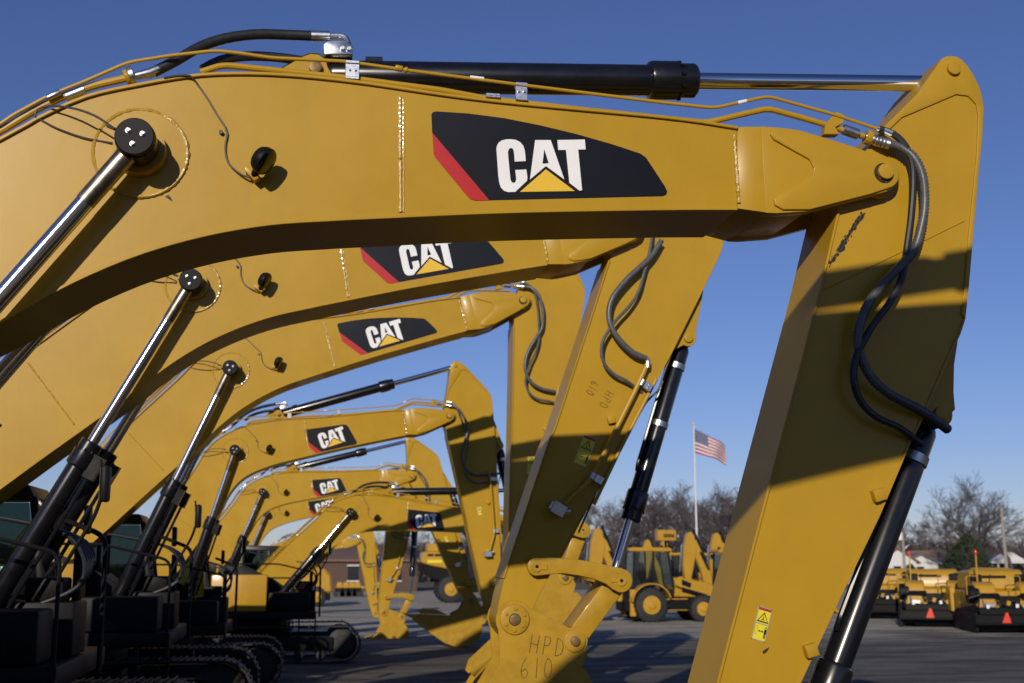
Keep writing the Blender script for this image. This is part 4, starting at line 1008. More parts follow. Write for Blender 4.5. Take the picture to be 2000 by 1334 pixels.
def backhoe():
    r = empty('backhoe_loader', (0, 0, 0))
    for y in (-.82, .82):
        add_wheel(r, 0, y, .66, .44, .37, 'bhr'); add_wheel(r, 2.12, y * .98, .50, .32, .28, 'bhf')
    part('chassis', MB().box(-.6, 2.6, -.45, .45, .45, .95).box(.55, 1.6, -.85, .85, .42, .82), 'matt_black', r)
    for y in (-.84, .84): part('step', MB().box(.62, 1.5, y - .06, y + .06, .86, .90).box(.7, 1.5, y - .06, y + .06, .44, .47), 'equipment_yellow', r, .005)
    part('hood', MB().prism([(1.05, .95), (2.75, .90), (2.78, 1.35), (2.5, 1.52), (1.05, 1.72)], -.42, .42), 'equipment_yellow', r, .04)
    part('grille', MB().box(2.781, 2.80, -.3, .3, .95, 1.3), 'matt_black', r, .003)
    for y in (-.86, .86):
        part('fender', strip(MB(), [V((.82 * math.cos(a), .70 + .80 * math.sin(a))) for a in [math.radians(18 + i * 12) for i in range(14)]], .05, y - .26, y + .26), 'equipment_yellow', r, .008)
    cab = part('cab', MB().prism([(-.62, .95), (1.0, .95), (1.05, 1.25), (-.62, 1.35)], -.62, .62), 'cab_black', r)
    for y in (-.64, .58):
        for (a, b, c, d) in ((-.66, -.58, -.60, -.52), (.18, .26, .18, .26), (.98, 1.06, .78, .86)):
            o = MB().prism([(a, 1.3), (b, 1.3), (d, 2.72), (c, 2.72)], y, y + .06).mesh('pillar', 'cab_black', bevel=.01, seg=1); ob('pillar', o, cab)
        for vs in ([(-.57, 1.36), (.18, 1.36), (.18, 2.70), (-.52, 2.70)], [(.26, 1.36), (.97, 1.36), (.79, 2.70), (.26, 2.70)]):
            ob('window', MB().sheet(vs, y + .03).mesh('window', 'clear_glass'), cab)
    ob('windscreen', MB().add([(1.0, -.58, 1.36), (1.0, .58, 1.36), (.82, .58, 2.7), (.82, -.58, 2.7)], [(0, 1, 2, 3)]).mesh('windscreen', 'clear_glass'), cab)
    ob('rear_window', MB().add([(-.62, -.58, 1.4), (-.62, .58, 1.4), (-.56, .58, 2.7), (-.56, -.58, 2.7)], [(0, 1, 2, 3)]).mesh('rear_window', 'clear_glass'), cab)
    ob('seat', MB().box(-.1, .35, -.25, .25, 1.3, 1.65).prism([(-.2, 1.6), (0, 1.6), (-.08, 2.3), (-.22, 2.3)], -.24, .24).mesh('seat', 'matt_black', bevel=.04), cab)
    part('roof', MB().prism([(-.78, 2.72), (.98, 2.72), (.95, 2.84), (.6, 2.88), (-.7, 2.88), (-.8, 2.82)], -.72, .72), 'equipment_yellow', r, .03)
    for i, (x, y) in enumerate(((.9, -.5), (.9, .5), (-.7, -.5))): part('work_lamp', MB().box(x - .04, x + .05, y - .08, y + .08, 2.885, 2.98), 'matt_black', r, .01)
    part('exhaust_pipe', MB().tube(rounded([(1.3, .3, 1.6), (1.3, .3, 2.3), (1.24, .3, 2.4)], .05), .05, 10), 'matt_black', r, 0)
    for y in (-.60, .60):
        part('loader_arm', MB().prism([(1.05, 1.62), (1.3, 1.75), (2.2, 1.30), (3.15, .52), (3.05, .32), (2.1, 1.02), (1.1, 1.40)], y - .05, y + .05), 'equipment_yellow', r, .02)
        part('loader_cylinder', MB().cyl((1.35, y * 1.1, 1.28), (2.35, y * 1.1, 1.0), .06, 10).cyl((2.3, y * 1.1, 1.015), (2.8, y * 1.1, .87), .03, 8), 'black_paint', r, 0)
        part('arm_decal', MB().prism([(1.35, 1.64), (1.75, 1.48), (1.70, 1.30), (1.35, 1.42)], y - .056, y - .052), 'logo_black', r, 0)
    part('loader_bucket', MB().prism([(3.05, .9), (3.2, .98), (3.25, .35), (3.5, .12), (3.95, .06), (3.95, .02), (3.4, .03), (3.1, .25), (3.0, .5)], -1.1, 1.1), 'equipment_yellow', r, .02)
    # hoe: swing post, boom rising to the elbow, stick hanging from it, bucket
    part('swing_frame', MB().box(-.95, -.6, -.5, .5, .4, 1.15).box(-1.15, -.9, -.12, .12, .45, 1.05), 'matt_black', r, .02)
    for y in (-.75, .75):
        part('stabiliser', MB().box(-.80, -.58, y - .09, y + .09, .22, 1.25), 'equipment_yellow', r, .015)
        part('stabiliser_foot', MB().box(-.88, -.5, y - .2, y + .2, .12, .17), 'matt_black', r, .01)
    part('hoe_boom', MB().prism([(-1.0, .75), (-.85, .95), (-.98, 1.9), (-1.55, 3.15), (-1.82, 3.48), (-1.98, 3.42), (-1.95, 3.15), (-1.45, 2.0), (-1.18, .8)], -.14, .14), 'equipment_yellow', r, .02)
    part('boom_decal', MB().prism([(-1.12, 1.95), (-1.02, 1.98), (-1.38, 2.75), (-1.5, 2.75)], -.146, -.142), 'logo_black', r, 0)
    part('hoe_stick', MB().prism([(-2.05, 3.58), (-1.86, 3.66), (-1.72, 3.50), (-1.62, 2.9), (-1.75, 2.2), (-1.98, 1.25), (-2.14, 1.25), (-2.26, 2.2), (-2.2, 3.0)], -.17, .17), 'equipment_yellow', r, .02)
    part('hoe_cylinder', MB().cyl((-1.72, -.05, 3.75), (-1.15, -.05, 2.3), .055, 10), 'black_paint', r, 0)
    part('hoe_cylinder_rod', MB().cyl((-2.30, -.12, 3.1), (-2.42, -.12, 1.9), .035, 8), 'chrome', r, 0)
    part('hoe_bucket', MB().prism([(-2.12, 1.3), (-1.95, 1.25), (-1.75, .9), (-1.5, .55), (-1.62, .38), (-1.95, .35), (-2.3, .55), (-2.35, .95)], -.32, .32), 'equipment_yellow', r, .03)
    return r
def place_backhoe(src, loc, label):
    o = src if not src.get('label') else copy_tree(src)
    o.location = loc; o.scale = (1.06, 1.06, 1.06); tag(o, label, 'backhoe', 'backhoe loaders parked beyond the excavators'); return o
bh = backhoe()
g0 = gnd(1270, 1215)
place_backhoe(bh, (g0.x, g0.y + .8, 0), 'yellow backhoe loader with glazed cab showing its whole side')
for (u, Y, lb) in ((1352, 57, 'backhoe loader with its stick folded upright just right of the flagpole'), (1404, 58.5, 'backhoe loader with folded upright stick, nearest to the big front stick'), (1268, 76, 'distant backhoe loader, only its elbow above the left of the cab roof'), (1301, 78, 'distant backhoe loader whose elbow rises under the yellow sign board')):
    place_backhoe(bh, (X_at(u, Y) + 1.9, Y, 0), lb)

# yellow board behind the backhoes
r = empty('sign_board', (X_at(1301, 66), 66, 0)); tag(r, 'yellow box-shaped board on a post above the backhoe roofs', 'sign')
part('post', MB().box(-.06, .06, -.05, .05, 0, 3.62), 'matt_black', r, .005)
part('board', MB().box(-.52, .52, -.3, .3, 3.62, 4.2), 'equipment_yellow', r, .02)
mb = MB()
for i in range(7): mb.box(-.20 + i * .09, -.20 + i * .09 + .062, -.306, -.302, 3.78, 3.98)
part('dark_print', mb, 'logo_black', r, 0)['kind'] = 'stuff'

# wheel loader seen between the sticks
Yl = 78.; r = empty('wheel_loader', (X_at(866, Yl), Yl, 0)); tag(r, 'yellow wheel loader with slatted rear hood, seen between the excavator sticks', 'wheel loader')
add_wheel(r, .35, -.95, .82, .6, .42, 'wl'); add_wheel(r, .35, .95, .82, .6, .42, 'wl'); add_wheel(r, 3.6, -.95, .82, .6, .42, 'wl'); add_wheel(r, 3.6, .95, .82, .6, .42, 'wl')
part('hood', MB().prism([(-1.55, 2.45), (-1.35, 3.1), (.9, 3.1), (1.2, 2.7), (1.2, 1.85), (-.9, 2.25)], -.95, .95), 'equipment_yellow', r, .06)
part('counterweight', MB().prism([(-1.55, 2.43), (-.9, 2.23), (1.2, 1.83), (1.2, 1.35), (-.2, 1.25), (-1.2, 1.75)], -.9, .9), 'matt_black', r, .05)
part('air_box', MB().box(-1.1, .2, -.6, .6, 3.1, 3.62), 'equipment_yellow', r, .05)
for i in range(4): part('vent_slat', MB().box(-1.1 + i * .45, -.72 + i * .45, -.958, -.952, 2.82, 2.97), 'matt_black', r, 0)
part('name_plate', MB().box(-1.1, -.2, -.962, -.952, 2.42, 2.60), 'label_yellow', r, 0)
part('axle_frame', MB().box(-.4, 4.2, -.5, .5, .6, 1.3), 'matt_black', r, .03)
part('cab', MB().box(1.35, 2.9, -.75, .75, 1.4, 3.5), 'cab_black', r, .06)
part('cab_window', MB().box(1.5, 2.75, -.757, -.752, 2.1, 3.3), 'window_dark', r, 0)
part('handrail', MB().tube(rounded([(-1.5, -.9, 2.4), (-1.75, -.9, 3.2), (-1.7, -.9, 3.5)], .1), .03, 6).tube(rounded([(-1.9, -.9, 1.6), (-1.75, -.9, 3.2)], .1), .03, 6), 'matt_black', r, 0)
part('loader_arm', MB().prism([(2.9, 2.2), (3.3, 2.3), (5.2, .8), (5.0, .5), (3.0, 1.8)], -.5, -.3), 'equipment_yellow', r, .03)
part('loader_bucket', MB().prism([(4.9, 1.2), (5.1, 1.3), (5.2, .5), (5.9, .15), (5.9, .08), (5.1, .1), (4.8, .6)], -1.4, 1.4), 'equipment_yellow', r, .03)

# road roller at the end of the row
Yr = 72.; r = empty('road_roller', (X_at(622, Yr), Yr, 0)); tag(r, 'yellow road roller with a rounded hood beside the brown building', 'roller')
part('hood', MB().prism([(-1.4, .75), (-1.4, 1.9), (-.9, 2.25), (.3, 2.15), (.72, 1.75), (.8, .75)], -.85, .85), 'equipment_yellow', r, .12)
part('belly', MB().box(-1.3, .7, -.8, .8, .35, .75), 'matt_black', r, .05)
part('drum', MB().cyl((-2.2, -.9, .65), (-2.2, .9, .65), .65, 28), 'track_steel', r, .02)
add_wheel(r, -.1, -.75, .55, .45, .3, 'rr'); add_wheel(r, -.1, .75, .55, .45, .3, 'rr')
part('canopy', MB().box(-2.0, -.5, -.7, .7, 2.75, 2.85).box(-1.9, -1.84, -.66, -.6, 1.9, 2.75).box(-.62, -.56, -.66, -.6, 2.0, 2.75), 'matt_black', r, .01)
# a row of small walk-behind machines
for i, (u, lb) in enumerate(((664, 'leftmost small yellow machine with a red tail lamp in the row by the building'), (676, 'small yellow machine second from the left in the row by the building'), (688, 'small yellow machine third from the left in the row by the building'), (699, 'small yellow machine fourth from the left, beside the farthest stick'), (737, 'small yellow machine showing just right of the farthest stick'))):
    Yp = 92.; r = empty('trench_roller', (X_at(u, Yp), Yp, 0)); tag(r, lb, 'roller', 'small machines lined up by the building')
    part('engine_cover', MB().prism([(-.2, .62), (-.2, .95), (-.1, 1.05), (.17, 1.05), (.22, .9), (.22, .62)], -.25, .25), 'equipment_yellow', r, .03)
    part('frame', MB().box(-.3, .3, -.3, .3, .35, .62), 'matt_black', r, .02)
    for x in (-.25, .25): part('drum', MB().cyl((x, -.3, .2), (x, .3, .2), .2, 14), 'track_steel', r, 0)
    part('handle', MB().tube([(.25, -.2, .6), (.8, -.2, .75), (.8, .2, .75), (.25, .2, .6)], .025, 6), 'label_yellow', r, 0)
    if i == 0: part('tail_lamp', MB().box(-.34, -.24, -.32, -.26, .62, .74), 'red_lens', r, .01)

# asphalt pavers on the right
def text_mesh(s_, size, m):
    c = bpy.data.curves.new('t', 'FONT'); c.body = s_; c.size = size; c.extrude = .002
    o = bpy.data.objects.new('t', c); COL.objects.link(o); dg = bpy.context.evaluated_depsgraph_get(); me = bpy.data.meshes.new_from_object(o.evaluated_get(dg))
    bpy.data.objects.remove(o); me.materials.clear(); me.materials.append(MAT[m]); return me
def paver():
    r = empty('asphalt_paver', (0, 0, 0))
    part('screed', MB().box(-1.35, 1.35, -.15, .55, .12, .62).box(-1.2, 1.2, -.05, .5, .62, .86), 'matt_black', r, .02)
    part('walkway', MB().box(-1.5, 1.5, -.62, -.16, .30, .35), 'matt_black', r, .01)
    for x in (-1.38, 1.38): part('end_gate', MB().box(x - .04, x + .04, -.3, 1.2, .05, .7), 'matt_black', r, .01)
    for x in (-1.0, 1.0): part('track', MB().prism_x([(.95, .12), (1.1, .0), (3.2, .0), (3.4, .15), (3.4, .55), (3.2, .7), (1.1, .7), (.95, .55)], x - .18, x + .18), 'track_steel', r, .03)
    part('tractor_body', MB().box(-1.12, 1.12, .95, 3.3, .72, 1.42), 'equipment_yellow', r, .04)
    part('hood', MB().prism_x([(1.6, 1.42), (1.65, 2.0), (1.9, 2.18), (3.2, 2.12), (3.45, 1.9), (3.5, 1.42)], -.95, .95), 'equipment_yellow', r, .08)
    part('hood_grille', MB().box(-.55, .3, 1.612, 1.622, 1.86, 1.96), 'matt_black', r, 0)
    for x in (-1.1, 1.1): part('hopper_wing', MB().prism_x([(3.5, .6), (3.6, 1.5), (5.0, 1.55), (5.1, .7)], x - .1, x + .1), 'equipment_yellow', r, .03)
    for x in (-.78, .78):
        part('console', MB().prism_x([(.45, 1.30), (.55, 1.62), (.95, 1.76), (1.15, 1.6), (1.1, 1.30)], x - .36, x + .36), 'equipment_yellow', r, .04)
        part('console_shelf', MB().prism_x([(.12, 1.18), (.2, 1.32), (.5, 1.36), (.5, 1.2)], x - .4, x + .4), 'matt_black', r, .02)
        part('seat', MB().box(x - .2, x + .2, 1.2, 1.6, 1.43, 1.62).box(x - .2, x + .2, 1.5, 1.6, 1.62, 2.0), 'matt_black', r, .04)
        part('side_panel', MB().box(x - .34, x + .34, .50, .9, .78, 1.17), 'equipment_yellow', r, .03)
        part('lift_cylinder', MB().cyl((x * 1.3, .30, 1.25), (x * 1.2, .12, .75), .04, 10), 'chrome', r, 0)
        part('tow_arm', MB().prism_x([(-.1, .72), (.2, .95), (2.6, .75), (2.6, .55), (.3, .6)], x * 1.62 - .06, x * 1.62 + .06), 'matt_black', r, .02)
    part('auger_tunnel', MB().box(-.4, .4, .56, .94, .5, 1.25), 'matt_black', r, .02)
    part('auger_disc', MB().cyl((-.62, .40, .98), (-.62, .49, .98), .27, 24), 'equipment_yellow', r, .01)
    part('auger_disc', MB().cyl((.62, .40, .98), (.62, .49, .98), .27, 24), 'equipment_yellow', r, .01)
    for x in (-1.02, .25): part('hose', MB().tube(cr([(x, .5, 1.2), (x - .1, .2, 1.1), (x - .15, .1, .85), (x, .2, .7)], .06), .03, 8), 'hose_rubber', r, 0)
    part('beacon_pole', MB().box(-.915, -.865, 1.015, 1.065, 1.42, 2.72), 'equipment_yellow', r, .008)
    part('beacon', MB().lathe((-.89, 1.04, 2.72), (-.89, 1.04, 3), [(0, .05), (.03, .06), (.12, .055), (.16, .03)], 14), 'red_lens', r, 0)
    part('slow_vehicle_sign', MB().prism([(-.50, .30), (-.16, .30), (-.27, .70), (-.34, .70)], -.172, -.160), 'safety_orange', r, 0)
    for i, (x, z) in enumerate(((.62, .5), (1.0, .45), (-.9, .9), (.1, .93))): part('sticker', MB().box(x - .05, x + .05, -.162 if z < .6 else -.062, -.155 if z < .6 else -.055, z - .06, z + .06), 'logo_white', r, 0)
    q_ = random.Random(9)
    for i in range(16):
        x = q_.uniform(-1.25, 1.25); z = q_.uniform(.62, 1.35)
        part('hose', MB().tube(cr([(x, .5, z), (x + q_.uniform(-.25, .25), q_.uniform(.0, .35), z - q_.uniform(-.1, .3)), (x + q_.uniform(-.4, .4), q_.uniform(.1, .5), z - q_.uniform(.1, .45))], .06), q_.uniform(.015, .03), 6), q_.choice(['hose_rubber', 'hose_rubber', 'zinc']), r, 0)
    for i in range(12):
        x = q_.uniform(-1.3, 1.2); z = q_.uniform(.45, 1.5); w2 = q_.uniform(.06, .22); h2 = q_.uniform(.05, .2); y = q_.uniform(-.05, .45)
        part('bracket', MB().box(-w2, w2, y, y + .12, -h2 / 2, h2 / 2, Matrix.Translation((x, 0, z)) @ Matrix.Rotation(q_.uniform(-.6, .6), 4, 'Y')), q_.choice(['equipment_yellow', 'matt_black', 'matt_black', 'equipment_yellow', 'zinc']), r, .008)
    for x in (-1.15, .35, 1.15):
        part('handrail', MB().tube(rounded([(x - .25, .62, 1.3), (x - .25, .62, 1.95), (x + .15, .7, 1.95), (x + .15, .7, 1.4)], .08), .018, 6), q_.choice(['equipment_yellow', 'matt_black']), r, 0)
    part('steering_wheel', MB().tube([(.78 + .17 * math.cos(a), .82 + .05 * math.sin(a), 1.9 + .12 * math.sin(a)) for a in [i * math.pi / 8 for i in range(17)]], .015, 6), 'matt_black', r, 0)
    part('control_lever', MB().tube([(-.55, .85, 1.7), (-.5, .8, 1.95)], .015, 6).lathe((-.5, .8, 1.95), (-.5, .8, 2.1), [(0, .01), (.02, .03), (.05, .01)], 8), 'matt_black', r, 0)
    part('side_shield', MB().prism([(-1.3, .75), (-1.05, 1.25), (-.62, 1.28), (-.5, .95), (-.8, .7)], .22, .26), 'equipment_yellow', r, .01)
    part('slope_arm', MB().prism([(.5, .9), (1.3, 1.35), (1.36, 1.25), (.6, .78)], -.02, .06), 'equipment_yellow', r, .01)
    part('hose_reel', MB().cyl((-1.35, .75, 1.3), (-1.0, .75, 1.3), .32, 20), 'matt_black', r, .02)
    return r
pv = paver()
for i, (u, v, rz, lb) in enumerate(((1848, 1226, 24, 'asphalt paver marked P195, with an orange triangle on its black screed'), (2000, 1238, 14, 'asphalt paver cut off by the right edge of the picture'), (1742, 1210, 34, 'asphalt paver partly hidden behind the front bucket cylinder, red beacon on a pole'), (1936, 1196, 40, 'asphalt paver in the second rank, its hood behind the other two'))):
    o = pv if i == 0 else copy_tree(pv)
    g_ = gnd(u, v); o.location = (g_.x, g_.y + .5, 0); o.rotation_euler.z = -math.radians(rz)
    tag(o, lb, 'paver', 'asphalt pavers parked on the right')
    if i > 1:
        for ch in list(o.children):
            if ch.name.startswith('slow_vehicle_sign') or (i == 3 and ch.name.startswith('beacon')): bpy.data.objects.remove(ch)
ob('lettering', text_mesh('P195', .16, 'logo_black'), pv, Matrix.Translation((-.99, .497, .98)) @ Matrix.Rotation(math.pi / 2, 4, 'X'))

# ------------------------------------------------------------------ buildings beyond the lot
def house(name, loc, w_, d, hw, hr, wall, roof, label, gable='x', chim=False, wins=2, porch=False):
    r = empty(name, loc); tag(r, label, 'house' if name == 'house' else 'building')
    part('wall', MB().box(-w_ / 2, w_ / 2, 0, d, 0, hw), wall, r, .01)
    o = .35
    if gable == 'y':   # gable end faces the viewer
        part('gable', MB().prism([(-w_ / 2, hw), (w_ / 2, hw), (0, hr - .12)], 0, d), wall, r, 0)
        rf = part('roof', MB().prism([(-w_ / 2 - o, hw - .1), (0, hr), (w_ / 2 + o, hw - .1), (w_ / 2 + o, hw - .28), (0, hr - .2), (-w_ / 2 - o, hw - .28)], -o, d + o), roof, r, 0)
    else:
        mb = MB(); x0, x1, y0, y1 = -w_ / 2 - o, w_ / 2 + o, -o, d + o
        mb.add([(x0, y0, hw), (x1, y0, hw), (x1, y1, hw), (x0, y1, hw), (x0 + d * .4, d / 2, hr), (x1 - d * .4, d / 2, hr), (x0, y0, hw - .15), (x1, y0, hw - .15), (x1, y1, hw - .15), (x0, y1, hw - .15)],
               [(0, 1, 5, 4), (1, 2, 5), (2, 3, 4, 5), (3, 0, 4), (0, 6, 7, 1), (1, 7, 8, 2), (2, 8, 9, 3), (3, 9, 6, 0), (6, 9, 8, 7)])
        rf = part('roof', mb, roof, r, 0)
    for i in range(wins):
        x = -w_ / 2 + w_ * (i + .5) / wins
        wn = part('window', MB().box(x - .45, x + .45, -.05, .02, hw * .35, hw * .8), 'window_dark', r, 0)
        ob('window_frame', MB().box(x - .52, x + .52, -.03, .0, hw * .8, hw * .8 + .1).box(x - .52, x + .52, -.03, 0, hw * .35 - .1, hw * .35).mesh('window_frame', 'siding_white'), wn)
    if chim: ob('chimney', MB().box(w_ * .2, w_ * .2 + .7, d * .4, d * .4 + .7, hw, hr + .7).mesh('chimney', 'brick_dark'), rf)
    if porch:
        part('porch_roof', MB().prism([(-1.9, hw + .05), (0, hw + 1.1), (1.9, hw + .05)], -2.2, -.1), 'siding_white', r, 0)
        for x in (-4, -1.8, 1.8, 4): part('porch_post', MB().box(x - .08, x + .08, -2.1, -1.95, 0, hw), 'siding_white', r, 0)
        part('porch_beam', MB().box(-4.4, 4.4, -2.2, -1.9, hw - .2, hw + .02), 'siding_white', r, 0)
        part('porch_rail', MB().box(-4.2, 4.2, -2.1, -2.0, .9, 1.0), 'siding_white', r, 0)
    return r
def hx(u, Y): return (X_at(u, Y), Y, 0)
house('house', hx(1752, 128), 4.6, 8, 2.6, 4.15, 'siding_white', 'roof_brown', 'white gabled house end seen past the bucket cylinder', 'y', wins=1)
house('house', hx(1797, 138), 4.6, 7, 2.5, 3.6, 'siding_white', 'roof_grey', 'small white gabled house in front of the tan roof', 'y', wins=1)
house('house', hx(1838, 146), 9.0, 7, 2.6, 4.0, 'siding_white', 'roof_tan', 'low house with a long tan hipped roof', 'x', wins=3)
house('house', hx(1958, 140), 10.5, 7, 2.6, 3.4, 'brick_dark', 'roof_grey', 'dark brick house with a white porch behind the leaning pole', 'x', wins=4, porch=True, chim=True)
house('brick_building', hx(690, 108), 11, 9, 2.7, 4.1, 'brick_dark', 'roof_brown', 'dark brick building with a brown hipped roof behind the small machines', 'x', wins=3)

# ------------------------------------------------------------------ poles, flag
Yf = 95.
px_, pz = X_at(1361, Yf), at(1354, 831, Yf).z
r = empty('flagpole', (px_ + .05, Yf, 0)); tag(r, 'tall slim white flagpole with a gold ball on top', 'flagpole')
part('shaft', MB().cyl((0, 0, 0), (0, 0, pz), .09, 12, .045), 'pole_white', r, 0)
part('finial', MB().lathe((0, 0, pz), (0, 0, pz + 1), [(0, .02), (.05, .1), (.12, .12), (.2, .08), (.22, .01)], 12), 'logo_yellow', r, 0)
part('base', MB().cyl((0, 0, 0), (0, 0, .25), .22, 14), 'pole_white', r, 0)
def flag_pt(u, v):
    drop = 1.35 * u ** 1.15; h = 1.95 - .45 * u
    return (u * 2.62 + .1 * v * u, .22 * math.sin(7.2 * u + 1.2 * v) * (.3 + u), -drop - v * h + .07 * math.sin(9 * u + 2 * v) * u)
def flag():
    mb = MB(); nu, nv = 39, 26; vs = [flag_pt(i / nu, j / nv) for j in range(nv + 1) for i in range(nu + 1)]; fs = []; mi = []
    for j in range(nv):
        for i in range(nu):
            a = j * (nu + 1) + i; fs.append((a, a + 1, a + nu + 2, a + nu + 1))
            mi.append(2 if (i < 16 and j < 14) else (0 if (j // 2) % 2 == 0 else 1))
    mb.add(vs, fs); me = mb.mesh('flag', ['flag_red', 'flag_white', 'flag_blue'], ang=80, fix=False)
    for p, k in zip(me.polygons, mi): p.material_index = k
    return me
fo = ob('flag', flag()); fo.location = (px_ + .12, Yf, pz - .28)
tag(fo, 'American flag with stars and stripes flying from the white pole', 'flag')
mb = MB()
for rr in range(9):
    for cc in range(6 if rr % 2 == 0 else 5):
        p = V(flag_pt(.41 * (cc + .5 + (.5 if rr % 2 else 0)) / 6, .538 * (rr + .5) / 9)) + V((0, -.012, 0))
        k = []
        for i in range(10):
            a = math.pi / 2 + i * math.pi / 5; q = .055 if i % 2 == 0 else .024; k.append(p + V((q * math.cos(a), 0, q * math.sin(a))))
        mb.add(k, [tuple(range(10))])
ob('stars', mb.mesh('stars', 'flag_white'), fo)['kind'] = 'stuff'
def pole(u, Y, top, label, lamp=False, lean=0.):
    z = at(u, top, Y).z; r = empty('utility_pole', (X_at(u, Y), Y, 0)); tag(r, label, 'pole'); r.rotation_euler = (0, lean, 0)
    part('shaft', MB().cyl((0, 0, 0), (0, 0, z), .17, 12, .11), 'wood_pole', r, 0)
    if lamp:
        part('lamp_arm', MB().tube(cr([(0, 0, z - 1.6), (.6, -.1, z - 1.1), (1.4, -.1, z - 1.0)], .1), .035, 8), 'zinc', r, 0)
        part('lamp_head', MB().lathe((1.3, -.1, z - 1.03), (2, -.1, z - 1.03), [(0, .04), (.1, .11), (.4, .1), (.5, .03)], 10), 'zinc', r, 0)
        part('transformer', MB().cyl((-.3, 0, z - .7), (-.3, 0, z + .1), .26, 12), 'pole_white', r, .02)
    return r
pole(1766, 112, 1041, 'wooden pole with a street lamp arm and transformer by the white house', True)
pole(1966, 104, 990, 'tall bare pole leaning slightly at the right edge', lean=-.02)

# ------------------------------------------------------------------ bare winter trees
def tree_meshes(seed, H):
    r_ = random.Random(seed); tk = MB(); tw = MB(); cnt = [0]
    def grow(p, d, L_, r, lev):
        n = 3 if lev < 4 else 2; pts = [p]; q = V(p); dd = V(d)
        for i in range(n):
            dd = (dd + V((r_.gauss(0, .13), r_.gauss(0, .13), r_.gauss(0, .10) + .03))).normalized(); q = q + dd * (L_ / n); pts.append(q.copy())
        r2 = max(.013, r * (.66 if lev < 5 else .5))
        (tk if lev < 3 else tw).tube(pts, [r + (r2 - r) * i / n for i in range(n + 1)], 7 if lev < 2 else (5 if lev < 3 else 3))
        if lev >= 6: return
        k = r_.choice((2, 3, 3)) if lev < 4 else (r_.choice((3, 4)) if lev < 5 else 5)
        for i in range(k):
            ax = V((r_.gauss(0, 1), r_.gauss(0, 1), r_.gauss(0, .5) + .1)).normalized()
            nd = (dd * r_.uniform(.75, 1.25) + ax * r_.uniform(.5, 1.0)).normalized()
            if nd.z < -.15: nd.z *= -.4; nd.normalize()
            st = pts[-1] if (i == 0 or lev < 1) else pts[r_.randrange(1, len(pts))]
            grow(st, nd, L_ * r_.uniform(.62, .86), r2 * r_.uniform(.65, .95), lev + 1)
    grow(V((0, 0, 0)), V((r_.gauss(0, .05), r_.gauss(0, .05), 1)), H * .22, H * .019, 0)
    return tk.mesh('trunk', 'bark', ang=60, fix=False), tw.mesh('crown', 'twig', ang=60, fix=False)
TV = [tree_meshes(s_, 13) for s_ in (3, 8, 15, 21, 34, 47)]
def top_of(me): return max(v.co.z for v in me.vertices)
TH_ = [top_of(b) for a, b in TV]
def tree(u, top, Y, k, label, group=None):
    h = at(u, top, Y).z; s_ = h / TH_[k]
    r = empty('bare_tree', (X_at(u, Y), Y, 0), rnd.uniform(0, 6.28)); tag(r, label, 'tree', group); r.scale = (s_, s_, s_)
    ob('trunk', TV[k][0], r); ob('crown', TV[k][1], r)
ORD = ['first','second','third','fourth','fifth','sixth','seventh','eighth','ninth','tenth','eleventh','twelfth']
TR = 'bare trees along the far side of the lot'
tree(1890, 918, 128, 4, 'tallest bare tree on the right, rising alone above the tan roof', TR)
tree(1880, 940, 133, 0, 'broad bare tree just behind the tallest one on the right', TR)
tree(1905, 950, 136, 5, 'lower bare tree right behind the tallest one on the right', TR)
tree(1985, 992, 130, 1, 'bare tree at the right edge behind the leaning pole', TR)
for i, (u, t) in enumerate(((1140, 968), (1178, 985), (1213, 978), (1262, 952), (1290, 942), (1318, 936), (1345, 958), (1383, 946), (1402, 938), (1430, 947), (1452, 940), (1475, 950))):
    tree(u, t, 140 + (i * 7) % 24, i % 6, f'{ORD[i]} bare tree from the left in the wood behind the backhoes', TR)
for i, (u, t) in enumerate(((2010, 1012), (1952, 1030), (1930, 1026), (1912, 1020), (1870, 1010), (1845, 1018), (1815, 1005), (1792, 1012), (1770, 1010), (1740, 1000), (1700, 995), (1640, 990))):
    tree(u, t, 150 + (i * 5) % 20, (i + 2) % 6, f'{ORD[i]} bare tree from the right in the wood behind the houses', TR)
for i, (u, t) in enumerate(((655, 1040), (700, 1038), (735, 1030), (770, 1028), (805, 1036), (838, 1030), (865, 1035), (905, 1028), (945, 1026), (985, 1022), (1030, 1015), (1075, 1005))):
    tree(u, t, 150 + (i * 6) % 20, (i + 1) % 6, f'{ORD[i]} bare tree from the left in the wood beneath the shaded boom', TR)
for i, (u, t) in enumerate(((1155, 990), (1195, 1000), (1238, 975), (1275, 968), (1304, 960), (1332, 955), (1366, 972), (1394, 965), (1417, 960), (1440, 966), (1462, 962), (1490, 970))):
    tree(u, t, 168 + (i * 7) % 22, (i + 3) % 6, f'{ORD[i]} bare tree from the left in the rear rank behind the backhoes', TR)
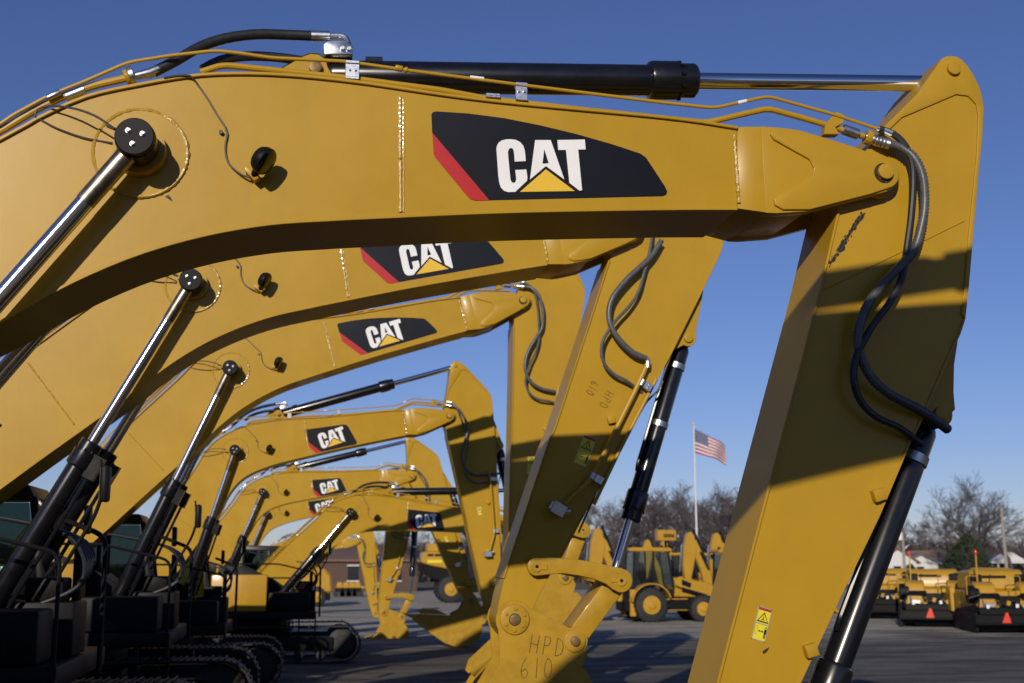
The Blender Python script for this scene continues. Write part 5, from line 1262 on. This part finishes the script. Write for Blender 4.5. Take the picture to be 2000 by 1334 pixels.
# undergrowth and far wood that reads as one mass
def wood():
    r_ = random.Random(77); mb = MB()
    for i in range(7000):
        u = r_.uniform(560, 2080); Y = r_.uniform(158, 215); x = X_at(u, Y); h = r_.uniform(2.0, 5.4) * (1.25 if 1120 < u < 1520 else 1.0) * (1.15 if u > 1700 else 1)
        p = V((x, Y, 0)); pts = [p]
        for k in range(3): p = p + V((r_.gauss(0, .22), r_.gauss(0, .22), h / 3)); pts.append(p)
        mb.tube(pts, [.09, .07, .05, .02], 3)
        for k in range(6):
            b = pts[1].lerp(pts[3], r_.random()); mb.tube([b, b + V((r_.gauss(0, .7), r_.gauss(0, .7), r_.uniform(.2, 1.2)))], [.04, .015], 3)
    return mb.mesh('woodland', 'twig', ang=60, fix=False)
tag(ob('woodland', wood()), 'brown leafless undergrowth of the far wood', 'wood', kind='stuff')
def shrub_mesh(seed):
    r_ = random.Random(seed); mb = MB()
    for i in range(2600):
        a = r_.uniform(0, 6.283); z = r_.random() ** .8; rr = (1 - z) ** .6 * r_.uniform(.55, 1.05) * 1.3 * (1 + .25 * math.sin(3 * a + seed)); c = V((rr * math.cos(a), rr * math.sin(a), .1 + z * 2.6))
        t = V((r_.gauss(0, 1), r_.gauss(0, 1), r_.gauss(0, 1))).normalized(); n_ = t.orthogonal().normalized()
        mb.add([c, c + t * .2 + n_ * .06, c + t * .34, c + t * .2 - n_ * .06], [(0, 1, 2, 3)])
    return mb.mesh('foliage', 'evergreen', fix=False)
SH = [shrub_mesh(1), shrub_mesh(5)]
for i, (u, Y, s_, lb) in enumerate(((1872, 122, 1.5, 'dark evergreen shrub at the end of the tan-roofed house'), (1893, 124, 1.9, 'larger dark evergreen shrub right of the tan roof'), (1778, 116, .8, 'low dark shrub in front of the white gabled house'), (1918, 128, 1.2, 'dark evergreen shrub beside the brick house'))):
    r = empty('evergreen_shrub', (X_at(u, Y), Y, 0), i * 1.3); tag(r, lb, 'shrub', 'evergreen shrubs by the houses'); r.scale = (s_, s_, s_)
    ob('foliage', SH[i % 2], r); ob('stem', cached('sstem', lambda: MB().cyl((0, 0, 0), (0, 0, 1.6), .07, 7, .03).mesh('stem', 'bark')), r)
